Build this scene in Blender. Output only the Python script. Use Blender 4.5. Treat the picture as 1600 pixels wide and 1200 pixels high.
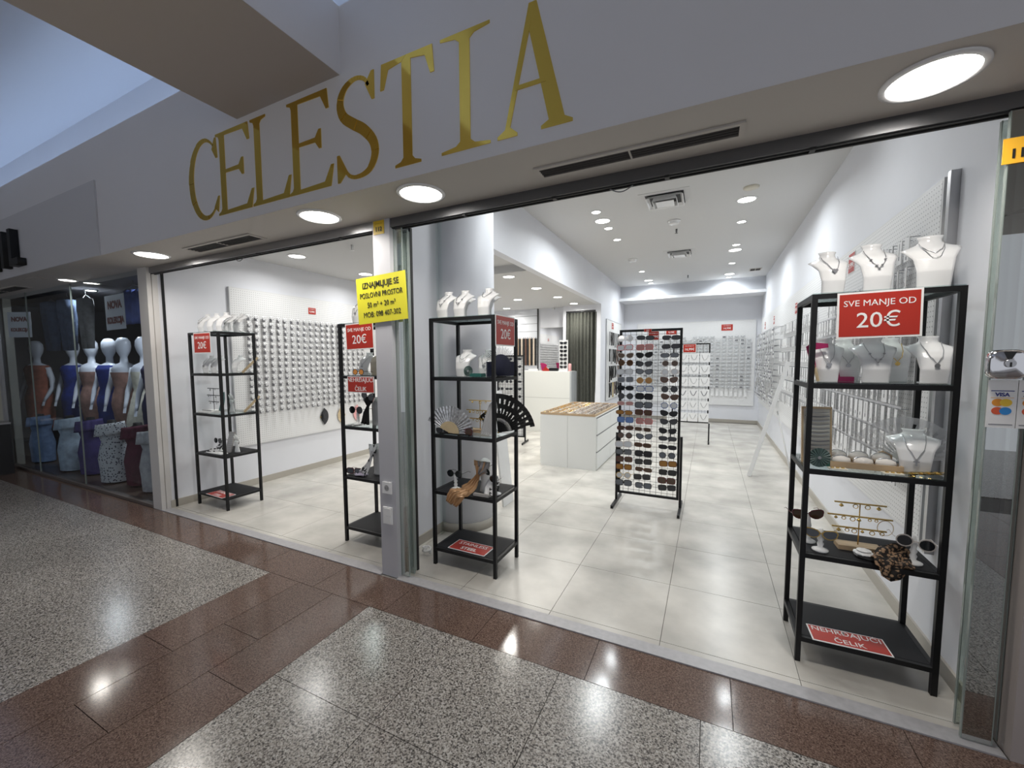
import bpy, math, random
from mathutils import Vector, Matrix, Euler
random.seed(7)
PI = math.pi
C = bpy.context.scene.collection
for o in list(bpy.data.objects): bpy.data.objects.remove(o)
sc = bpy.context.scene

# ---------------------------------------------------------------- camera
yaw, pitch, roll = -.4557, -.0739, -.0054
fw = Vector((math.sin(yaw)*math.cos(pitch), math.cos(yaw)*math.cos(pitch), math.sin(pitch)))
r0 = fw.cross(Vector((0, 0, 1))).normalized(); u0 = r0.cross(fw)
rt = r0*math.cos(roll)+u0*math.sin(roll); up = rt.cross(fw)
cd = bpy.data.cameras.new('camera'); cam = bpy.data.objects.new('camera', cd); C.objects.link(cam)
m = Matrix((rt, up, -fw)).transposed().to_4x4(); m.translation = Vector((0, 0, 1.4586)); cam.matrix_world = m
cd.sensor_width = 36; cd.lens = 642.12/1600*36; cd.shift_x = .00422; cd.shift_y = .00674
cd.clip_start = .02
sc.camera = cam
# ---------------------------------------------------------------- world, exposure
w = bpy.data.worlds.new('world'); sc.world = w; w.use_nodes = True
w.node_tree.nodes['Background'].inputs[0].default_value = (.90, .93, 1.0, 1)
w.node_tree.nodes['Background'].inputs[1].default_value = .60
sc.view_settings.view_transform = 'Standard'; sc.view_settings.look = 'None'
sc.view_settings.exposure = 0.0; sc.view_settings.gamma = 1; sc.view_settings.use_curve_mapping = False

def lamp(x, y, z, r, power, col=(1, .95, .88), spread=160):
    l = bpy.data.lights.new('downlight_lamp', 'AREA'); l.shape = 'DISK'; l.size = r*2; l.energy = power; l.color = col
    l.spread = math.radians(spread)
    o = bpy.data.objects.new('downlight_lamp', l); o.location = (x, y, z); C.objects.link(o); return o

# ---------------------------------------------------------------- materials
MATS = {}
def mat(name, col, rough=.5, metal=0., spec=.5, emit=None, es=1., coat=0., sheen=0.):
    if name in MATS: return MATS[name]
    m = bpy.data.materials.new(name); m.use_nodes = True
    b = m.node_tree.nodes['Principled BSDF']
    b.inputs['Base Color'].default_value = (*col, 1); b.inputs['Roughness'].default_value = rough
    b.inputs['Metallic'].default_value = metal; b.inputs['Specular IOR Level'].default_value = spec
    if coat: b.inputs['Coat Weight'].default_value = coat
    if emit: b.inputs['Emission Color'].default_value = (*emit, 1); b.inputs['Emission Strength'].default_value = es
    MATS[name] = m; return m
def vary(m, scale, amount, bump=0., bscale=None, stretch=(1, 1, 1), objrand=0.):
    """brightness noise (and relief) on a flat material"""
    nt = m.node_tree; N = nt.nodes; L = nt.links; b = N['Principled BSDF']
    col = b.inputs['Base Color'].default_value[:]
    tc = N.new('ShaderNodeTexCoord'); mp = N.new('ShaderNodeMapping'); mp.inputs['Scale'].default_value = stretch
    geo = N.new('ShaderNodeNewGeometry'); L.new(geo.outputs['Position'], mp.inputs[0])
    nz = N.new('ShaderNodeTexNoise'); nz.inputs['Scale'].default_value = scale; nz.inputs['Detail'].default_value = 6
    L.new(mp.outputs[0], nz.inputs[0])
    mr = N.new('ShaderNodeMapRange'); mr.inputs[1].default_value = .3; mr.inputs[2].default_value = .7
    mr.inputs[3].default_value = 1-amount; mr.inputs[4].default_value = 1+amount; L.new(nz.outputs[0], mr.inputs[0])
    hsv = N.new('ShaderNodeHueSaturation'); hsv.inputs['Color'].default_value = col
    if objrand:
        oi = N.new('ShaderNodeObjectInfo'); m2 = N.new('ShaderNodeMapRange'); L.new(oi.outputs['Random'], m2.inputs[0])
        m2.inputs[3].default_value = 1-objrand; m2.inputs[4].default_value = 1+objrand
        mu = N.new('ShaderNodeMath'); mu.operation = 'MULTIPLY'; L.new(mr.outputs[0], mu.inputs[0]); L.new(m2.outputs[0], mu.inputs[1])
        L.new(mu.outputs[0], hsv.inputs['Value'])
    else: L.new(mr.outputs[0], hsv.inputs['Value'])
    L.new(hsv.outputs[0], b.inputs['Base Color'])
    if bump:
        n2 = N.new('ShaderNodeTexNoise'); n2.inputs['Scale'].default_value = bscale or scale*3; L.new(mp.outputs[0], n2.inputs[0])
        bp = N.new('ShaderNodeBump'); bp.inputs['Strength'].default_value = bump; bp.inputs['Distance'].default_value = .01
        L.new(n2.outputs[0], bp.inputs['Height']); L.new(bp.outputs[0], b.inputs['Normal'])
    return m
def granite(name, cols, scale, rough):
    m = mat(name, (.5, .5, .5), rough); nt = m.node_tree; N = nt.nodes; L = nt.links; b = N['Principled BSDF']
    geo = N.new('ShaderNodeNewGeometry')
    v = N.new('ShaderNodeTexVoronoi'); v.inputs['Scale'].default_value = scale; L.new(geo.outputs['Position'], v.inputs[0])
    nz = N.new('ShaderNodeTexNoise'); nz.inputs['Scale'].default_value = scale*.55; nz.inputs['Detail'].default_value = 3
    L.new(geo.outputs['Position'], nz.inputs[0])
    sep = N.new('ShaderNodeSeparateColor'); L.new(v.outputs['Color'], sep.inputs[0])
    mx = N.new('ShaderNodeMath'); mx.operation = 'ADD'; L.new(sep.outputs[0], mx.inputs[0])
    mm = N.new('ShaderNodeMapRange'); mm.inputs[1].default_value = .3; mm.inputs[2].default_value = .7; mm.inputs[3].default_value = -.35; mm.inputs[4].default_value = .35
    L.new(nz.outputs[0], mm.inputs[0]); L.new(mm.outputs[0], mx.inputs[1])
    cr = N.new('ShaderNodeValToRGB'); e = cr.color_ramp.elements
    for i, (p, c) in enumerate(cols):
        if i < 2: el = e[i]; el.position = p
        else: el = e.new(p)
        el.color = (*c, 1)
    L.new(mx.outputs[0], cr.inputs[0])
    big = N.new('ShaderNodeTexNoise'); big.inputs['Scale'].default_value = 1.7; L.new(geo.outputs['Position'], big.inputs[0])
    oi = N.new('ShaderNodeObjectInfo')
    a = N.new('ShaderNodeMath'); a.operation = 'MULTIPLY_ADD'; a.inputs[1].default_value = .12; a.inputs[2].default_value = .88; L.new(oi.outputs['Random'], a.inputs[0])
    a2 = N.new('ShaderNodeMath'); a2.operation = 'MULTIPLY_ADD'; a2.inputs[1].default_value = .35; L.new(big.outputs[0], a2.inputs[0]); L.new(a.outputs[0], a2.inputs[2])
    hsv = N.new('ShaderNodeHueSaturation'); L.new(cr.outputs[0], hsv.inputs['Color']); L.new(a2.outputs[0], hsv.inputs['Value'])
    L.new(hsv.outputs[0], b.inputs['Base Color'])
    return m
def pegmat(name, ax, col=(.78, .78, .78), pitch=.025, r=.15, hole=.3):
    m = mat(name, col, .45); nt = m.node_tree; N = nt.nodes; L = nt.links; b = N['Principled BSDF']
    geo = N.new('ShaderNodeNewGeometry'); s = N.new('ShaderNodeSeparateXYZ'); L.new(geo.outputs['Position'], s.inputs[0])
    fr = []
    for a in ax:
        d = N.new('ShaderNodeMath'); d.operation = 'DIVIDE'; d.inputs[1].default_value = pitch; L.new(s.outputs[a], d.inputs[0])
        f = N.new('ShaderNodeMath'); f.operation = 'FRACT'; L.new(d.outputs[0], f.inputs[0])
        q = N.new('ShaderNodeMath'); q.operation = 'SUBTRACT'; q.inputs[1].default_value = .5; L.new(f.outputs[0], q.inputs[0])
        p = N.new('ShaderNodeMath'); p.operation = 'MULTIPLY'; L.new(q.outputs[0], p.inputs[0]); L.new(q.outputs[0], p.inputs[1]); fr.append(p)
    ad = N.new('ShaderNodeMath'); ad.operation = 'ADD'; L.new(fr[0].outputs[0], ad.inputs[0]); L.new(fr[1].outputs[0], ad.inputs[1])
    lt = N.new('ShaderNodeMath'); lt.operation = 'LESS_THAN'; lt.inputs[1].default_value = r*r; L.new(ad.outputs[0], lt.inputs[0])
    mi = N.new('ShaderNodeMix'); mi.data_type = 'RGBA'; mi.inputs[6].default_value = (*col, 1); mi.inputs[7].default_value = (hole, hole, hole, 1)
    L.new(lt.outputs[0], mi.inputs[0]); L.new(mi.outputs[2], b.inputs['Base Color'])
    return m
def glassmat(name, tint=(.9, .97, .95), f0=1.45, mirror=0.):
    m = bpy.data.materials.new(name); m.use_nodes = True; nt = m.node_tree; N = nt.nodes; L = nt.links
    N.remove(N['Principled BSDF']); out = N['Material Output']
    t = N.new('ShaderNodeBsdfTransparent'); t.inputs[0].default_value = (*tint, 1)
    g = N.new('ShaderNodeBsdfGlossy'); g.inputs['Roughness'].default_value = .0; g.inputs[0].default_value = (.95, .97, .96, 1)
    fr = N.new('ShaderNodeFresnel'); fr.inputs[0].default_value = f0; ge = N.new('ShaderNodeNewGeometry')
    iv = N.new('ShaderNodeMath'); iv.operation = 'SUBTRACT'; iv.inputs[0].default_value = 1; L.new(ge.outputs['Backfacing'], iv.inputs[1])
    f = N.new('ShaderNodeMath'); f.operation = 'MULTIPLY'; L.new(fr.outputs[0], f.inputs[0]); L.new(iv.outputs[0], f.inputs[1])
    mi = N.new('ShaderNodeMixShader')
    if mirror:
        a = N.new('ShaderNodeMath'); a.operation = 'MAXIMUM'; a.inputs[1].default_value = mirror; L.new(fr.outputs[0], a.inputs[0]); a2 = N.new('ShaderNodeMath'); a2.operation = 'MULTIPLY'; L.new(a.outputs[0], a2.inputs[0]); L.new(iv.outputs[0], a2.inputs[1]); L.new(a2.outputs[0], mi.inputs[0])
    else: L.new(f.outputs[0], mi.inputs[0])
    L.new(t.outputs[0], mi.inputs[1]); L.new(g.outputs[0], mi.inputs[2]); L.new(mi.outputs[0], out.inputs[0])
    MATS[name] = m; return m

WALL = vary(mat('white_paint', (.74, .75, .79), .6), 3, .015)
CEIL = mat('ceiling_paint', (.60, .60, .60), .8)
FASC = vary(mat('fascia_paint', (.72, .70, .70), .35), 1.2, .02)
FASC2 = mat('fascia_paint_next', (.56, .55, .56), .5)
SOFF = mat('soffit_paint', (.52, .49, .455), .6)
BEAM = mat('beam_paint', (.50, .45, .41), .7)
COVE = mat('cove_paint', (.66, .70, .78), .7)
BLACK = mat('black_steel', (.009, .009, .010), .45, spec=.3)
BLKWOOD = mat('black_shelf_board', (.012, .012, .014), .6, spec=.2)
DARK = mat('dark_rubber', (.02, .02, .02), .6)
STEEL = mat('brushed_steel', (.42, .42, .43), .3, 1)
CHROME = mat('chrome', (.75, .75, .77), .12, 1)
GREYMET = mat('grey_track', (.16, .16, .165), .35, .8)
GOLD = mat('gold_mirror_vinyl', (.86, .60, .12), .10, 1)
GOLDJ = mat('gold_jewellery', (.70, .48, .16), .25, 1)
SILV = mat('silver_jewellery', (.40, .40, .41), .3, .8)
GLOSSW = mat('glossy_white', (.82, .82, .82), .18, coat=.4)
MATW = mat('matt_white', (.78, .78, .77), .5)
CARD = mat('card_white', (.80, .80, .80), .5)
CARDG = mat('card_grey_print', (.22, .22, .24), .6)
RED = mat('sign_red', (.42, .022, .009), .4)
SIGNW = mat('sign_white', (.85, .84, .83), .4)
YEL = mat('sign_yellow', (.62, .57, .03), .4)
ORG = mat('tag_orange', (.80, .42, .03), .4)
INK = mat('ink_black', (.01, .01, .01), .5)
BLKPL = mat('black_letter_plastic', (.008, .008, .008), .5)
WOOD = vary(mat('light_wood', (.50, .36, .22), .5), 12, .12, stretch=(1, 8, 1))
BAMB = vary(mat('bamboo', (.58, .46, .28), .5), 20, .08)
PINK = mat('pink_paper', (.75, .38, .38), .6); MAG = mat('magenta_paper', (.36, .01, .10), .5)
TEAL = mat('teal_paper', (.01, .11, .09), .4); GRN = mat('grey_green_paper', (.09, .14, .13), .5)
NAVY = mat('navy_fabric', (.008, .010, .035), .6); LACE = mat('black_lace', (.006, .006, .006), .7)
CABW = mat('cabinet_white', (.82, .83, .81), .35); CABGAP = mat('cabinet_gap', (.20, .20, .20), .7)
LAMPON = mat('lamp_diffuser', (.9, .9, .9), .5, emit=(1, .96, .90), es=14)
LAMPS = mat('lamp_diffuser_shop', (.9, .9, .9), .5, emit=(1, .98, .94), es=12)
LED = mat('led_strip', (.9, .9, .9), .5, emit=(.62, .77, 1), es=8)
MIRR = mat('mirror', (.9, .9, .9), .02, 1)
SLATW = mat('slat_gloss', (.72, .74, .78), .12, coat=.5)
CURT = vary(mat('curtain_green_grey', (.075, .078, .066), .85), 30, .15)
MARB = vary(mat('threshold_stone', (.40, .39, .40), .35), 40, .08)
SKIRT = mat('skirting_tile', (.42, .39, .34), .4)
GROUT = mat('grout', (.26, .245, .225), .8); GROUTM = mat('mall_grout', (.10, .085, .08), .7)
TILE = vary(mat('porcelain_tile', (.55, .525, .48), .26), 2.6, .22, stretch=(1, 1, 1), objrand=.03)
GRAN = granite('grey_granite', [(.0, (.035, .031, .029)), (.25, (.130, .117, .106)), (.52, (.25, .228, .205)), (.8, (.33, .305, .275)), (1., (.42, .395, .37))], 190, .2)
BROWN = granite('brown_granite', [(.0, (.055, .035, .028)), (.4, (.115, .073, .058)), (.75, (.145, .097, .078)), (1., (.20, .14, .11))], 260, .12)
GLASS = glassmat('clear_glass', (.96, .985, .975)); GLASSD = glassmat('display_glass', (.80, .86, .86), 1.5)
GMIRR = glassmat('stacked_glass', (.86, .92, .88), 1.5, .45)
EDGE = mat('glass_edge_green', (.26, .30, .28), .15)
PEGX = pegmat('pegboard_side', (1, 2)); PEGY = pegmat('pegboard_back', (0, 2))
MANN = mat('mannequin_white', (.62, .66, .74), .3)

# ---------------------------------------------------------------- mesh helpers
class M:
    def __init__(s): s.v = []; s.f = []; s.mi = []; s.cur = 0; s.sm = []
    def add(s, vs, fs, smooth=False):
        b = len(s.v); s.v += [tuple(x) for x in vs]
        for f in fs: s.f.append([i+b for i in f]); s.mi.append(s.cur); s.sm.append(smooth)
        return s
    def box(s, x0, x1, y0, y1, z0, z1):
        return s.add([(x, y, z) for x in (x0, x1) for y in (y0, y1) for z in (z0, z1)],
                     [(0, 1, 3, 2), (4, 6, 7, 5), (0, 4, 5, 1), (2, 3, 7, 6), (0, 2, 6, 4), (1, 5, 7, 3)])
    def cbox(s, x, y, z, dx, dy, dz): return s.box(x-dx/2, x+dx/2, y-dy/2, y+dy/2, z-dz/2, z+dz/2)
    def tube(s, pts, r, n=6, closed=False, caps=True):
        pts = [Vector(p) for p in pts]; k = len(pts); rs = r if isinstance(r, (list, tuple)) else [r]*k
        vs = []; prev = None
        for i, p in enumerate(pts):
            a = pts[(i-1) % k] if (i or closed) else p; b = pts[(i+1) % k] if (i < k-1 or closed) else p
            t = (b-a).normalized()
            if prev is None: n1 = t.orthogonal().normalized()
            else:
                n1 = prev-t*prev.dot(t)
                n1 = n1.normalized() if n1.length > 1e-6 else t.orthogonal().normalized()
            prev = n1; n2 = t.cross(n1)
            for j in range(n):
                q = 2*PI*j/n+PI/n; vs.append(p+(n1*math.cos(q)+n2*math.sin(q))*rs[i])
        fs = []
        for i in range(k if closed else k-1):
            for j in range(n):
                a = i*n+j; b = i*n+(j+1) % n; c = ((i+1) % k)*n+(j+1) % n; d = ((i+1) % k)*n+j; fs.append((a, b, c, d))
        if caps and not closed: fs += [tuple(range(n))[::-1], tuple(range((k-1)*n, k*n))]
        return s.add(vs, fs, n > 5)
    def lathe(s, prof, n=20, cx=0, cy=0, sx=1, sy=1, smooth=True, caps=True):
        vs = []; k = len(prof)
        for r, z in prof:
            for j in range(n): q = 2*PI*j/n; vs.append((cx+r*sx*math.cos(q), cy+r*sy*math.sin(q), z))
        fs = [(i*n+j, i*n+(j+1) % n, (i+1)*n+(j+1) % n, (i+1)*n+j) for i in range(k-1) for j in range(n)]
        s.add(vs, fs, smooth)
        if caps:
            b = len(s.v)-k*n
            for f in (tuple(range(b, b+n))[::-1], tuple(range(b+(k-1)*n, b+k*n))): s.f.append(list(f)); s.mi.append(s.cur); s.sm.append(False)
        return s
    def prism(s, poly, y0, y1):
        """poly in (x,z), extruded along y"""
        n = len(poly); vs = [(x, y0, z) for x, z in poly]+[(x, y1, z) for x, z in poly]
        return s.add(vs, [tuple(range(n)), tuple(range(n, 2*n))[::-1]]+[(i, (i+n), (i+1) % n+n, (i+1) % n) for i in range(n)])
    def slab(s, poly, z0, z1):
        n = len(poly); vs = [(x, y, z0) for x, y in poly]+[(x, y, z1) for x, y in poly]
        return s.add(vs, [tuple(range(n))[::-1], tuple(range(n, 2*n))]+[(i, (i+1) % n, (i+1) % n+n, i+n) for i in range(n)])
    def grid(s, fn, nu, nv, smooth=True, closed=False):
        vs = [fn(i/nu, j/nv) for j in range(nv+1) for i in range(nu+1)]
        w_ = nu+1
        return s.add(vs, [(j*w_+i, j*w_+i+1, (j+1)*w_+i+1, (j+1)*w_+i) for j in range(nv) for i in range(nu)], smooth)
    def shell(s, fn, nu, nv, off):
        """sheet with thickness: fn(u,v)->point, off vector"""
        off = Vector(off); n = (nu+1)*(nv+1); w_ = nu+1
        A = [Vector(fn(i/nu, j/nv)) for j in range(nv+1) for i in range(nu+1)]
        fs = [(j*w_+i, j*w_+i+1, (j+1)*w_+i+1, (j+1)*w_+i) for j in range(nv) for i in range(nu)]
        fb = [tuple(x+n for x in f[::-1]) for f in fs]
        s.add(A+[a+off for a in A], fs+fb, True)
        rim = [i for i in range(w_)]+[j*w_+nu for j in range(1, nv+1)]+[nv*w_+i for i in range(nu-1, -1, -1)]+[j*w_ for j in range(nv-1, 0, -1)]
        b = len(s.v)-2*n
        for i in range(len(rim)):
            a, c = rim[i], rim[(i+1) % len(rim)]; s.f.append([b+a, b+n+a, b+n+c, b+c]); s.mi.append(s.cur); s.sm.append(False)
        return s
    def mesh(s, name, mats):
        me = bpy.data.meshes.new(name); me.from_pydata(s.v, [], s.f)
        for m_ in (mats if isinstance(mats, (list, tuple)) else [mats]): me.materials.append(m_)
        me.polygons.foreach_set('material_index', s.mi); me.polygons.foreach_set('use_smooth', s.sm)
        me.update(); return me
    def obj(s, name, mats, parent=None): return put(name, s.mesh(name, mats), parent)
def put(name, me, parent=None, loc=None, rot=None):
    o = bpy.data.objects.new(name, me); C.objects.link(o)
    if parent: o.parent = parent
    if loc: o.location = loc
    if rot: o.rotation_euler = rot
    return o
def tag(o, label, cat, group=None, kind=None):
    o['label'] = label; o['category'] = cat
    if group: o['group'] = group
    if kind: o['kind'] = kind
    return o
def thing(name, label, cat, loc=(0, 0, 0), rz=0, group=None, rot=None):
    o = bpy.data.objects.new(name, None); C.objects.link(o); o.location = loc; o.rotation_euler = rot or (0, 0, rz)
    o.empty_display_size = .05
    return tag(o, label, cat, group)
def struct(o): o['kind'] = 'structure'; return o
def dup(root, loc, rot=None, label=None, group=None, scale=None):
    r = root.copy(); C.objects.link(r); r.location = loc
    if rot is not None: r.rotation_euler = rot
    if scale: r.scale = (scale,)*3
    if label: r['label'] = label
    if group: r['group'] = group
    for ch in root.children:
        c = ch.copy(); C.objects.link(c); c.parent = r
        for g in ch.children: d = g.copy(); C.objects.link(d); d.parent = c
    return r
def text_mesh(s, size, xs=1., depth=.0006, bold=0., align='CENTER', shear=0.):
    cu = bpy.data.curves.new('txt', 'FONT'); cu.body = s; cu.size = size; cu.align_x = align; cu.align_y = 'CENTER'
    cu.extrude = depth; cu.offset = bold; cu.shear = shear; cu.resolution_u = 3
    o = bpy.data.objects.new('txt', cu); C.objects.link(o)
    dg = bpy.context.evaluated_depsgraph_get(); dg.update()
    me = bpy.data.meshes.new_from_object(o.evaluated_get(dg)); bpy.data.objects.remove(o)
    me.transform(Matrix.Diagonal((xs, 1, 1, 1))); me.transform(Matrix.Rotation(PI/2, 4, 'X'))   # local x right, z up, faces -y
    return me
def lettering(parent, s, size, x, z, mt, y=-.0015, xs=1., bold=0., name='lettering', shear=0., align='CENTER', depth=.0006):
    me = text_mesh(s, size, xs, depth, bold, align, shear); me.materials.clear(); me.materials.append(mt)
    o = put(name, me, parent, (x, y, z)); return o
def sign(label, w_, h, loc, rot, lines, bg=RED, border=.008, name='price_sign', cat='sign', ink=SIGNW, group=None, back=SIGNW, th=.003):
    """local: x right, z up, centre origin, faces -y"""
    t = thing(name, label, cat, loc, group=group, rot=rot)
    M().box(-w_/2, w_/2, 0, th, -h/2, h/2).obj('board', back, t)
    if border: M().box(-w_/2+border, w_/2-border, -.0009, .0, -h/2+border, h/2-border).obj('coloured_panel', bg, t)
    for ln in lines:
        s, size, z = ln[:3]; kw = ln[3] if len(ln) > 3 else {}
        lettering(t, s, size, kw.get('x', 0), z, kw.get('mt', ink), xs=kw.get('xs', 1), bold=kw.get('bold', 0), shear=kw.get('shear', 0))
    return t

# ================================================================ SETTING
XR, ZC, XB, Z2, YB, XL, ZL = 1.009, 3.185, -1.955, 2.565, 10.70, -4.82, 2.653
YT = 2.068; ZS = 2.359; YF = 1.67; ZSEAM = 2.969; ZLIP = 3.316; YLB = 8.35
# --- floors
fm = struct(M().box(-13, 5, -5, 2.05, -.2, -.008).obj('floor', GROUTM))
fs_ = struct(M().box(-4.95, 1.1, 2.05, 10.8, -.2, -.006).obj('floor', GROUT))
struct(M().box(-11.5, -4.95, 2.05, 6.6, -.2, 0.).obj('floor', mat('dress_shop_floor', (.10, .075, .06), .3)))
def clip(poly, ax, val, keep_less):
    out = []
    for i in range(len(poly)):
        a, b = poly[i], poly[(i+1) % len(poly)]
        ia = (a[ax] <= val) == keep_less; ib = (b[ax] <= val) == keep_less
        if ia: out.append(a)
        if ia != ib:
            t = (val-a[ax])/(b[ax]-a[ax]); out.append((a[0]+t*(b[0]-a[0]), a[1]+t*(b[1]-a[1])))
    return out
s_ = .8485; g = .0012
for i in range(-14, 3):            # diagonal grey granite, left panel
    for j in range(-8, 14):
        su, di = -1.79+i*s_, 4.45+j*s_   # x+y in [su,su+s], y-x in [di,di+s]
        P = [((a-b)/2, (a+b)/2) for a, b in ((su+g, di+g), (su+s_-g, di+g), (su+s_-g, di+s_-g), (su+g, di+s_-g))]
        for ax, v, kl in ((0, -2.702, True), (0, -9.0, False), (1, 1.743, True), (1, -1.2, False)):
            if P: P = clip(P, ax, v, kl)
        if len(P) < 3: continue
        ar = abs(sum(P[k][0]*P[(k+1) % len(P)][1]-P[(k+1) % len(P)][0]*P[k][1] for k in range(len(P))))/2
        if ar < .004: continue
        if sum(P[k][0]*P[(k+1) % len(P)][1]-P[(k+1) % len(P)][0]*P[k][1] for k in range(len(P))) < 0: P = P[::-1]
        M().slab(P, -.012, 0).obj('tile', GRAN, fm)
def tiles(xs, ys, mt, par, z=0., gap=.0015):
    for x0, x1 in zip(xs, xs[1:]):
        for y0, y1 in zip(ys, ys[1:]): M().box(x0+gap, x1-gap, y0+gap, y1-gap, z-.012, z).obj('tile', mt, par)
tiles([-1.785+.5975*k for k in range(7)], [1.745-.595*k for k in range(6)][::-1], GRAN, fm)   # right grey panel
for k, (xa, xb_) in enumerate(((-2.702, -2.4), (-2.4, -2.09), (-2.09, -1.785))):              # brown strip
    ys = sorted([1.745]+[1.027-(.36 if k == 1 else 0)-.6*q for q in range(6)]+([1.27] if k == 1 else []))
    tiles([xa, xb_], ys, BROWN, fm)
xsb = [.125+.6*k for k in range(-21, 7)]
tiles(xsb, [1.745, 2.046], BROWN, fm)
tiles([1.80, 2.4, 3.0, 3.6], [1.745-.6*k for k in range(6)][::-1], BROWN, fm)
M().box(-13, 5, -5, -1.85, -.012, 0).obj('paving', GRAN, fm); M().box(-13, -9.0, -1.85, 1.745, -.012, 0).obj('paving', GRAN, fm)
M().box(3.6, 5, -1.85, 1.745, -.012, 0).obj('paving', GRAN, fm); M().box(-9.0, -2.702, -1.85, -1.2, -.012, 0).obj('paving', GRAN, fm)
# shop tiles
xs = [-4.82]+[-4.39+.6*k for k in range(0, 9)]+[1.009]; ys = [2.125, 2.172]+[2.77+.6*k for k in range(0, 14)]
tiles(xs, [2.125, 2.172], TILE, fs_); tiles(xs, ys[1:], TILE, fs_)
# threshold
struct(M().box(-4.83, -1.98, 2.046, 2.125, -.05, .006).obj('trim_1', MARB)); struct(M().box(-1.84, 1.012, 2.046, 2.125, -.05, .006).obj('trim_2', MARB))
struct(M().box(-8.9, -4.965, 2.05, 2.11, -.05, .03).obj('trim_3', mat('dark_sill', (.12, .10, .09), .4)))
# --- shop walls
wl = struct(M().box(-4.95, XL, 2.10, YLB+.1, 0, 3.2).obj('wall_left', WALL))
wr = struct(M().box(XR, XR+.12, 2.16, YB+.1, 0, 3.3).obj('wall_right', WALL))
wb = struct(M().box(XB, XR, YB, YB+.12, 0, 3.3).obj('wall_back', WALL))
struct(M().box(XL, XB-.12, YLB, YLB+.1, 0, 2.7).obj('wall_back', WALL))
struct(M().box(XB-.12, XB, YLB, YB, 0, 3.3).obj('wall_left', WALL))
struct(M().box(-2.12, -2.03, 2.24, 2.86, 0, 3.185).obj('wall_centre', WALL))
struct(M().lathe([(.28, 0), (.28, 3.185)], 40, -1.975, 3.13).obj('wall_column', WALL))
# skirting
for n, b in (('baseboard_left', (XL, XL+.012, 2.13, YLB, 0, .075)), ('baseboard_right', (XR-.012, XR, 2.17, YB, 0, .075)),
             ('baseboard_back', (XB, XR-.012, YB-.012, YB, 0, .075)), ('baseboard_back', (XL+.012, XB, YLB-.012, YLB, 0, .075)),
             ('baseboard_centre', (-2.03, -2.018, 2.24, 2.86, 0, .075)), ('baseboard_left', (XB, XB+.012, YLB, YB-.012, 0, .075))):
    struct(M().box(*b).obj(n, SKIRT))
struct(M().lathe([(.292, 0), (.292, .075), (.281, .0751)], 40, -1.975, 3.13).obj('baseboard_column', SKIRT))
# --- shop ceilings
ce = struct(M().box(XB, XR+.1, 2.2, YB+.1, ZC, ZC+.1).obj('ceiling', CEIL))
struct(M().box(XL-.1, XB-.1, 4.75, YLB+.1, Z2, Z2+.1).obj('ceiling', CEIL)); struct(M().box(XL-.1, -2.05, 2.2, 4.75, ZL, ZL+.1).obj('ceiling', CEIL))
struct(M().box(XL, XB-.1, 4.74, 4.76, Z2, ZL).obj('trim_4', CEIL))
struct(M().box(XB-.1, XB, 2.86, YLB, Z2, ZC+.05).obj('trim_5', WALL))         # bulkhead over the low part
struct(M().box(XB, XR, 10.15, YB, 2.90, ZC).obj('trim_6', mat('beam_face', (.60, .62, .66), .6)))
struct(M().box(XB, XR, 10.02, YB, 2.84, 2.90).obj('trim_7', mat('beam_lip', (.86, .87, .9), .4)))
struct(M().box(-2.12, -1.955, 2.2, 2.86, ZL, ZC).obj('trim_8', WALL))
# --- header over opening, soffit, fascia, coves
struct(M().box(-4.95, 1.1, 2.13, 2.2, 2.345, 3.3).obj('wall_header', WALL))
so = struct(M().box(-12, 4, YF+.001, 2.2, ZS, ZS+.04).obj('ceiling_soffit', SOFF))
struct(M().box(-4.62, 4, YF, YF+.06, ZS+.0006, ZSEAM).obj('wall_fascia', FASC))
struct(M().box(-12, -4.62, YF-.012, YF+.06, ZS+.0006, ZSEAM).obj('wall_fascia', FASC2))
struct(M().box(-12, 4, YF+.008, YF+.06, ZSEAM, ZLIP).obj('trim_9', FASC))       # cove lip above the seam
struct(M().box(-12, 4, YF+.06, YF+.34, ZLIP-.12, ZLIP-.08).obj('trim_10', COVE))   # ledge
struct(M().box(-12, 4, YF+.34, YF+.40, ZLIP-.12, 3.95).obj('wall_cove', COVE))
struct(M().box(-12, 4, -5, YF+.40, 3.90, 4.0).obj('ceiling_cove', COVE))
struct(M().box(-2.69, -1.80, -5, YF+.008, ZSEAM, ZSEAM+.05).obj('ceiling_beam', BEAM))
struct(M().box(-1.84, -1.798, -5, YF+.008, ZSEAM+.002, ZLIP).obj('trim_11', FASC)); struct(M().box(-2.69, -2.65, -5, YF+.008, ZSEAM+.05, ZLIP).obj('trim_12', FASC))
struct(M().box(1.9, 2.8, -5, YF+.008, ZSEAM, ZSEAM+.05).obj('ceiling_beam', BEAM))
struct(M().box(1.898, 1.94, -5, YF+.008, ZSEAM+.002, ZLIP).obj('trim_13', FASC))
struct(M().box(-12, 4, -3.2, -2.2, ZSEAM, ZSEAM+.05).obj('ceiling_beam', BEAM)); struct(M().box(-12, 4, -2.24, -2.2, ZSEAM+.05, ZLIP).obj('trim_14', FASC))
# led strips on the ledges (real cove lights)
t = thing('cove_light_strip', 'cool white light strip hidden on the ledge above the shop sign', 'light', (0, 0, 0))
M().box(-12, -2.75, YF+.10, YF+.14, ZLIP-.08, ZLIP-.065).obj('diffuser', LED, t); M().box(-1.75, 1.85, YF+.10, YF+.14, ZLIP-.08, ZLIP-.065).obj('diffuser', LED, t)
M().box(-2.60, -2.57, -5, YF, ZSEAM+.05, ZSEAM+.065).obj('diffuser', LED, t); M().box(-1.93, -1.90, -5, YF, ZSEAM+.05, ZSEAM+.065).obj('diffuser', LED, t)
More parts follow.
